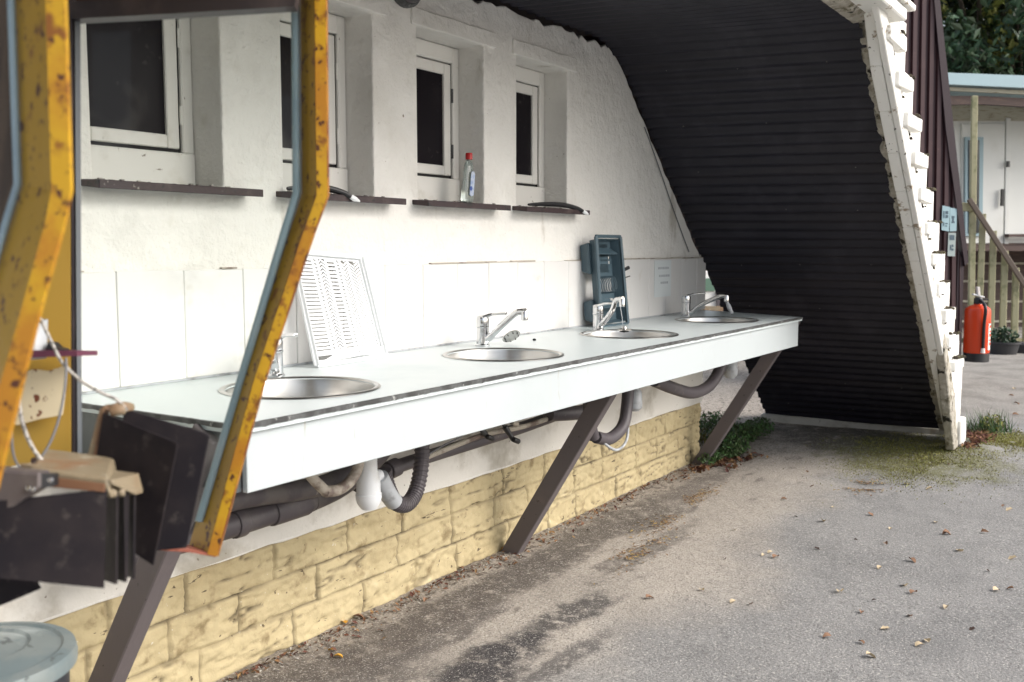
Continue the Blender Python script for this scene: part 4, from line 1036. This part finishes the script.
def wrap(a0, a1, z0_, z1_, rad, m, name):
    mb = MB(); prev = None
    for i in range(9):
        a = a0 + (a1 - a0) * i / 8; d = fr_ * math.cos(a) + RIGHT * math.sin(a)
        cur = (mb.b.verts.new(c + d * rad + Vector((0, 0, z0_))), mb.b.verts.new(c + d * rad + Vector((0, 0, z1_))))
        if prev: mb.b.faces.new((prev[0], cur[0], cur[1], prev[1]))
        prev = cur
    return mb.build(name, m, ex)
wl_ = wrap(R(32), R(80), .04, h * .62, r_ + .0015, 'extlabel', 'label')
for i in range(6): 
    z_ = .08 + i * h * .085
    mb = MB(); prev = None
    for k_ in range(5):
        a = R(40 + 28 * k_ / 4); d = fr_ * math.cos(a) + RIGHT * math.sin(a)
        cur = (mb.b.verts.new(c + d * (r_ + .0028) + Vector((0, 0, z_))), mb.b.verts.new(c + d * (r_ + .0028) + Vector((0, 0, z_ + (.012 if i % 2 else .022)))))
        if prev: mb.b.faces.new((prev[0], cur[0], cur[1], prev[1]))
        prev = cur
    mb.build('label_line', 'ext', wl_)
MB().box(c + Vector((-.02, -.01, h * .5)), c + Vector((.16, .10, h * .5 + .04))).build('wall_bracket', 'blackplastic', ex)

# ------------------------------------------------------------ small white house beyond
HU = Vector((math.sin(YAW + R(12)) , -math.cos(YAW + R(12)), 0))   # along the front, to the right
HN = Vector((-HU.y * -1, 0, 0))
HO = onD(960, 245, 15.0); HO.z = 0
nf = Vector((HU.y, -HU.x, 0)); 
if nf.dot(FWD) > 0: nf = -nf          # towards the camera
def onH(x, y, off=0):
    r = ray(x, y); P0 = HO + nf * off; t = (P0 - CAM).dot(nf) / r.dot(nf); return CAM + r * t
house = empty('white_cabin_house', (HO.x, HO.y, 0), 'small white house with pale blue roof edge, glazed door and raised porch', 'house')
def hp(name, px, off, m, th=.05, par=None, bevel=0): return MB().prism([onH(x, y, off) for x, y in px], -nf * th).build(name, m, par or house, bevel=bevel)
hp('wall', [(880, 118), (1200, 118), (1200, 246), (880, 246)], 0, 'hutwhite', 3.5)
hp('upper_cladding', [(880, 88), (1200, 88), (1200, 121), (880, 121)], .01, 'hutbeige', 3.4)
hp('base_cladding', [(880, 243), (1200, 243), (1200, 345), (880, 345)], .03, 'brownwood', 3.4)
hp('roof_edge', [(880, 70), (1200, 82), (1200, 96), (880, 81)], 1.15, 'fasciablue', 4.5)
hp('soffit', [(880, 84), (1200, 98), (1200, 103), (880, 87)], 1.05, 'hutbeige', .05)
hp('porch_beam', [(880, 95), (985, 96), (1200, 108), (1200, 118), (985, 104), (880, 106)], 1.0, 'brownwood', .1)
hp('deck', [(880, 246), (1200, 246), (1200, 251), (880, 251)], 1.0, 'brownwood', 1.0)
dr = hp('door', [(962, 124), (1005, 124), (1003, 244), (962, 244)], .03, 'hutwhite', .04)
hp('door_trim', [(1006.5, 118), (1011, 118), (1009, 244), (1004.5, 244)], .035, 'hutwhite', .04, bevel=.005)
gp = hp('glazing_frame', [(965.5, 137), (983.5, 137), (982.5, 236), (965.5, 236)], .07, 'fasciablue', .03, dr)
hp('glass', [(969, 140), (979.5, 140), (979, 233), (969, 233)], .085, 'glassdark', .015, gp)
hp('handle', [(1002, 189), (1004.5, 189), (1004, 206), (1001.5, 206)], .10, 'blackplastic', .03, dr)
hp('lock', [(1007.5, 161), (1010, 161), (1010, 167), (1007.5, 167)], .10, 'blackplastic', .03, dr)
hp('window_ledge', [(1009, 234), (1100, 234), (1100, 237), (1009, 237)], .15, 'brownwood', .1)
for y in (262, 280, 300, 320): hp('plank_line', [(880, y), (1200, y + 1), (1200, y + 3), (880, y + 2)], .05, 'hutbeige', .02)
# stair rail in front
def rl(x0, y0, x1, y1, w, m, name, d=12.7, par=None): return MB().bar(onD(x0, y0, d), onD(x1, y1, d), w, w).build(name, m, par, bevel=.006)
rail = empty('stair_railing', onD(990, 344, 12.7), 'weathered timber porch railing with slanted brown handrail and green balusters', 'railing')
rl(974.5, 96, 970.5, 346, .07, 'greenwood', 'porch_post', par=rail)
rl(969, 199, 1026, 287, .06, 'rail', 'handrail', 12.6, par=rail)
rl(940, 207, 973, 207, .11, 'greenwood', 'top_rail', par=rail)
for x0, y0, x1 in ((983, 214, 978), (993.5, 231, 990), (1005, 251, 1002), (1016, 268, 1014), (1027, 287, 1026)):
    rl(x0, y0, x1, 346, .075, 'greenwood', 'baluster', par=rail)
# ground steps of the porch
for i in range(3):
    pass
MB().prism([onD(960, 345, 12.8), onD(1060, 345, 12.8), onD(1060, 338, 12.8), onD(960, 338, 12.8)], FWD * .3).build('bottom_board', 'greenwood', rail)

# planter
pd = 10.9; p0 = onZ(1003, 361, -.02); pt = empty('planter', p0, 'dark plastic planter with green plant standing below the porch railing', 'planter')
MB().lathe([(.10, 0), (.12, .01), (.165, .20), (.18, .205), (.18, .225), (.165, .225), (.16, .19), (.001, .185)], p0, 28).build('pot', 'pot', pt, smooth='auto')
def leafcloud(c, rad, n, size, seed=1, flat=1.):
    r_ = random.Random(seed); mb = MB()
    for _ in range(n):
        v = Vector((r_.gauss(0, 1), r_.gauss(0, 1), r_.gauss(0, 1) * flat)).normalized() * (r_.random() ** .45)
        p = Vector(c) + Vector((v.x * rad[0], v.y * rad[1], v.z * rad[2]))
        s = size * r_.uniform(.5, 1.3); e = Euler((r_.uniform(-1.2, 1.2), r_.uniform(-1.2, 1.2), r_.uniform(0, 6.3))).to_matrix()
        q = [e @ Vector(t) * s + p for t in ((-1, 0, 0), (-.2, -.45, .12), (1, 0, -.1), (-.2, .45, .12))]
        mb.poly(q)
    return mb
leafcloud(p0 + Vector((0, 0, .28)), (.16, .16, .11), 260, .035, 5).build('foliage', 'leafblue', pt)
p1 = onZ(1030, 360, -.02); pt2 = empty('stone_trough', p1, 'dark low stone block at the photo edge beside the planter', 'block')
MB().box(p1 + Vector((-.14, -.14, 0)), p1 + Vector((.14, .14, .2))).build('body', 'pot', pt2, bevel=.02)

# ------------------------------------------------------------ trees beyond the house
def tree(c, h, rad, seed, m, label):
    r_ = random.Random(seed); c = Vector(c); o = empty('tree', (c.x, c.y, 0), label, 'tree', 'trees behind the white house')
    mb = MB(); path = [c + Vector((r_.uniform(-.1, .1) * i, r_.uniform(-.1, .1) * i, -.05 + h * .85 * i / 5)) for i in range(6)]
    mb.tube(path, [.20 - .03 * i for i in range(6)], 9)
    clumps = []
    for i in range(15):
        a = r_.uniform(0, 6.28); zz = r_.uniform(.28, .95) * h; st_ = path[min(4, int(zz / h * 5))]
        en = Vector((c.x + math.cos(a) * rad * r_.uniform(.3, .9), c.y + math.sin(a) * rad * r_.uniform(.3, .9), zz + r_.uniform(.0, .8)))
        mb.tube([st_, lerp(st_, en, .5) + Vector((0, 0, .2)), en], [.06, .04, .015], 6); clumps.append(en)
    mb.build('trunk', 'bark', o, smooth=True)
    cr = MB(); cy_ = MB()
    for i, e in enumerate(clumps + [c + Vector((r_.uniform(-1, 1) * rad * .7, r_.uniform(-1, 1) * rad * .7, r_.uniform(.3, 1) * h)) for _ in range(14)]):
        tgt = cy_ if i % 7 == 3 else cr
        q = leafcloud(e, (rad * .34, rad * .34, rad * .26), 260, .12, seed * 31 + i)
        me = bpy.data.meshes.new('t'); q.b.to_mesh(me); q.b.free(); tgt.b.from_mesh(me); bpy.data.meshes.remove(me)
    f = cr.build('crown', m, o); cy_.build('yellowing_leaves', 'leafyellow', o)
    return o
def atpx(x, d): p = onD(x, 250, d); return (p.x, p.y, 0)
tree(atpx(930, 22), 7.0, 2.2, 1, 'leafgreen', 'dense dark green tree right beside the red hut roof edge')
tree(atpx(975, 21), 7.2, 2.3, 2, 'leafblue', 'bluish green tree above the middle of the pale blue roof edge')
tree(atpx(1030, 22), 7.4, 2.4, 3, 'leafgreen', 'dark green tree at the right edge of the photo')
tree(atpx(950, 26), 8.5, 2.8, 5, 'leafgreen', 'tall shaded tree behind the two nearer left trees')
tree(atpx(1010, 27), 8.8, 2.9, 6, 'leafgreen', 'tall shaded tree behind the nearer right trees')

# caravan glimpsed through the gap at the end of the wall
cvd = 13.0
cvb = onD(712, 330, cvd); cv = empty('parked_caravan', (cvb.x, cvb.y, 0), 'white caravan glimpsed between the wall end and the black eave', 'caravan')
MB().prism([onD(640, 262, cvd), onD(760, 262, cvd), onD(775, 280, cvd), onD(775, 340, cvd), onD(640, 340, cvd)], Vector((FWD.x, FWD.y, 0)) * 2).build('body', 'caravan', cv, bevel=.05)
MB().prism(pxs([(690, 279), (714, 278), (715, 291), (690, 291)], cvd - .02), FWD * .05).build('window', 'greenglass', cv)
MB().prism(pxs([(690, 306), (723.5, 306), (724, 311), (690, 311)], cvd - .3), FWD * .3).build('wood_step', 'tan', cv)
MB().prism(pxs([(716, 291), (720, 292), (721, 306), (717, 306)], cvd - .04), FWD * .05).build('door_edge', 'pipe_dark', cv)

# ------------------------------------------------------------ leaves, litter, weeds
def leaf_mesh(sc_, m, seed):
    r_ = random.Random(seed); b = bmesh.new(); n = 7
    L_ = []; 
    for i in range(n + 1):
        t = i / n; w = math.sin(math.pi * t ** .8) * .38 * (1 + .3 * r_.uniform(-1, 1)); zc = .25 * math.sin(t * 3 + seed) * .5
        L_.append((b.verts.new(Vector((t - .5, -w, zc + abs(w) * .5 + .05)) * sc_), b.verts.new(Vector((t - .5, 0, zc + .03)) * sc_), b.verts.new(Vector((t - .5, w, zc + abs(w) * .6 + .05)) * sc_)))
    for i in range(n):
        b.faces.new((L_[i][0], L_[i + 1][0], L_[i + 1][1], L_[i][1])); b.faces.new((L_[i][1], L_[i + 1][1], L_[i + 1][2], L_[i][2]))
    me = bpy.data.meshes.new('fallen_leaf'); b.to_mesh(me); b.free(); me.materials.append(M[m]); return me
kinds = [('leaf_pale', 'small pale tan fallen leaf lying on the open asphalt'), ('leaf_brown', 'curled brown fallen leaf lying on the open asphalt'),
         ('leaf_dark', 'tiny dark dried leaf lying on the open asphalt'), ('leaf_yellow', 'yellow orange fallen leaf lying near the foot of the wall')]
meshes = {k_[0]: [leaf_mesh(.034 if k_[0] != 'leaf_dark' else .022, k_[0], s_) for s_ in range(3)] for k_ in kinds}
def put_leaf(p, kk, s=1.):
    o = bpy.data.objects.new('fallen_leaf', rnd.choice(meshes[kinds[kk][0]])); COL.objects.link(o)
    o.location = (p.x, p.y, gz(p.x, p.y) + .003); o.rotation_euler = (rnd.uniform(-.3, .3), rnd.uniform(-.3, .3), rnd.uniform(0, 6.3)); o.scale = (s, s, s)
    tag(o, kinds[kk][1], 'leaf', 'fallen leaves on the asphalt')
spots = [(763, 556, 0), (776, 558, 1), (770, 553, 0), (702, 591, 0), (733, 603, 0), (751, 605, 1), (807, 471, 1), (823, 522, 0), (833, 508, 0), (850, 565, 2), (840, 593, 0), (861, 612, 1), (885, 628, 0), (880, 569, 0), (905, 587, 0), (874, 601, 2),
         (912, 562, 1), (936, 524, 0), (945, 536, 1), (947, 536, 1), (960, 552, 0), (988, 573, 2), (996, 592, 0), (1003, 507, 1), (985, 535, 1), (1009, 511, 0), (906, 485, 0), (929, 490, 0), (871, 516, 1), (886, 545, 1), (827, 637, 1), (861, 642, 1),
         (871, 656, 0), (920, 645, 0), (927, 640, 0), (910, 616, 1), (946, 609, 0), (972, 629, 2), (784, 500, 1), (735, 530, 0), (812, 487, 1), (796, 517, 2), (856, 541, 2), (817, 549, 2), (1010, 590, 1), (948, 470, 1), (1012, 560, 0), (890, 530, 0), (914, 595, 1), (650, 600, 1), (725, 560, 2),
         (455, 565, 3), (343, 623, 3), (331, 650, 3), (338, 657, 3), (500, 549, 3), (358, 618, 1), (352, 614, 1), (425, 601, 1), (460, 569, 1)]
for x, y, kk in spots: put_leaf(onZ(x, y, -.02), kk, rnd.uniform(.6, 1.2))
for _ in range(50):
    x = rnd.uniform(7.4, 12); y = rnd.uniform(-3.4, -1.2); put_leaf(Vector((x, y, 0)), rnd.choice((0, 0, 1)), rnd.uniform(1, 1.8))
for _ in range(22):
    x = rnd.uniform(6.2, 9.5); y = rnd.uniform(.2, 2.2); put_leaf(Vector((x, y, 0)), rnd.choice((0, 1)), rnd.uniform(1, 1.8))
def scatter(name, m, n, fn, size, label, cat, up=.3):
    mb = MB()
    for _ in range(n):
        x, y = fn(); s = size * rnd.uniform(.4, 1.4); e = Euler((rnd.uniform(-up, up), rnd.uniform(-up, up), rnd.uniform(0, 6.3))).to_matrix()
        p = Vector((x, y, gz(x, y) + .004 + rnd.random() * size * .4))
        mb.poly([e @ Vector(t) * s + p for t in ((-1, 0, 0), (-.1, -.5, .2), (1, 0, 0), (.1, .5, .2))])
    return tag(mb.build(name, m), label, cat, kind='stuff')
def along():
    t = rnd.random(); x = 1.2 + 4.6 * t; w = .02 + .10 * max(0, noise.noise(Vector((x * 2.2, 0, 0))) + .25)
    return x, -.012 - abs(rnd.gauss(0, w))
scatter('leaf_litter', 'litter', 900, along, .010, 'brown leaf litter gathered along the foot of the yellow blocks', 'leaf litter', .7)
scatter('grit', 'gravel', 1400, lambda: (rnd.uniform(1.2, 5.8), -.005 - abs(rnd.gauss(0, .05))), .006, 'loose grit and mortar crumbs along the foot of the wall', 'grit', .6)
def blobf(cx, cy_, rx, ry):
    def f():
        while True:
            x, y = rnd.gauss(cx, rx * .5), rnd.gauss(cy_, ry * .5)
            if noise.noise(Vector((x * 5, y * 5, 2))) > -.25: return x, y
    return f
scatter('dry_litter', 'drygrass', 900, lambda: rnd.choice((blobf(3.75, -.50, .35, .08), blobf(4.25, -.40, .25, .07), blobf(4.75, -.35, .3, .06), blobf(5.5, -1.02, .16, .1)))(), .008, 'dry brown needles and litter lying in shallow drifts on the asphalt', 'litter', .3)
scatter('brown_leaf_drift', 'litter', 500, lambda: rnd.choice((blobf(5.75, -.20, .25, .10), blobf(6.95, -1.36, .22, .10), blobf(6.72, -1.36, .12, .05), blobf(5.6, -.10, .3, .05)))(), .022, 'drift of brown leaves by the far brace and the white post foot', 'leaf litter', .9)
# moss
mb = MB()
def blades(mb, fn, n, hgt, wd, lean=.5):
    for _ in range(n):
        x, y = fn(); z = gz(x, y) - .002; a = rnd.uniform(0, 6.28); h = hgt * rnd.uniform(.3, 1.2)
        d = Vector((math.cos(a), math.sin(a), 0)) * wd; t = Vector((rnd.gauss(0, lean) * h, rnd.gauss(0, lean) * h, h))
        p = Vector((x, y, z)); mb.poly([p - d, p + d, p + t])
blades(mb, blobf(6.25, -1.12, .55, .45), 15000, .008, .004); blades(mb, blobf(6.95, -1.55, .35, .35), 7000, .010, .004); blades(mb, blobf(5.95, -.98, .35, .16), 1500, .006, .003)
tag(mb.build('moss', 'moss'), 'yellow green moss spreading over the asphalt by the eave foot', 'moss', kind='stuff')
# low dark creeping weeds at the far brace
iv = MB(); 
def ivy(cx, cy_, rx, ry, hh, n, size, seed):
    q = leafcloud((cx, cy_, hh * .45), (rx, ry, hh * .6), n, size, seed); me = bpy.data.meshes.new('t'); q.b.to_mesh(me); q.b.free(); iv.b.from_mesh(me); bpy.data.meshes.remove(me)
ivy(6.15, -.04, .34, .12, .12, 2000, .015, 3); ivy(5.88, -.14, .20, .07, .08, 800, .013, 4); ivy(6.45, -.08, .22, .10, .13, 1000, .014, 6)
ivy(5.60, -.10, .16, .06, .06, 420, .014, 9); ivy(6.4, .25, .4, .2, .14, 1100, .016, 10)
tag(iv.build('creeping_weeds', 'weed'), 'low dark green creeping weeds between the far brace and black eave', 'weeds', kind='stuff')
gs = MB(); blades(gs, blobf(5.95, .35, .3, .25), 900, .10, .004, .3)
tag(gs.build('grass', 'moss'), 'bright grass behind the end of the yellow block wall', 'grass', kind='stuff')
wt = empty('weed_tuft', (7.25, -1.38, -.02), 'thin green weed growing behind the white post foot', 'weed')
mb = MB(); blades(mb, lambda: (rnd.gauss(7.25, .08), rnd.gauss(-1.38, .07)), 260, .13, .0035, .4); tag(mb.build('stems', 'weed', wt), kind='stuff')
leafcloud((7.27, -1.40, .10), (.10, .09, .07), 200, .014, 77).build('leaves', 'moss', wt)

# ------------------------------------------------------------ sky and light
w = bpy.data.worlds.new('World'); S.world = w; w.use_nodes = True; nt = w.node_tree
bg = nt.nodes['Background']; sky = nt.nodes.new('ShaderNodeTexSky'); sky.sky_type = 'NISHITA'; sky.sun_disc = False
SUN_EL, SUN_AZ = 37, 285      # azimuth, degrees counter-clockwise from +X, of where the sun stands
sky.sun_elevation = R(SUN_EL); sky.sun_rotation = R(90 - SUN_AZ)
sky.air_density = 1.0; sky.dust_density = 4.0; sky.ozone_density = 1.0
hs_ = nt.nodes.new('ShaderNodeHueSaturation'); hs_.inputs['Saturation'].default_value = .5
nt.links.new(sky.outputs[0], hs_.inputs['Color']); nt.links.new(hs_.outputs[0], bg.inputs[0]); bg.inputs[1].default_value = .15
sun = bpy.data.objects.new('sun', bpy.data.lights.new('sun', 'SUN')); COL.objects.link(sun)
sun.data.energy = 1.2; sun.data.angle = R(34); sun.data.color = (1, .965, .925)
sd = Vector((math.cos(R(SUN_AZ)) * math.cos(R(SUN_EL)), math.sin(R(SUN_AZ)) * math.cos(R(SUN_EL)), math.sin(R(SUN_EL))))
sun.rotation_euler = sd.to_track_quat('Z', 'Y').to_euler()
S.view_settings.view_transform = 'Standard'; S.view_settings.look = 'None'; S.view_settings.gamma = 1
S.view_settings.exposure = .82
S.cycles.max_bounces = 8; S.cycles.diffuse_bounces = 3; S.cycles.transparent_max_bounces = 8
S.cycles.use_denoising = True
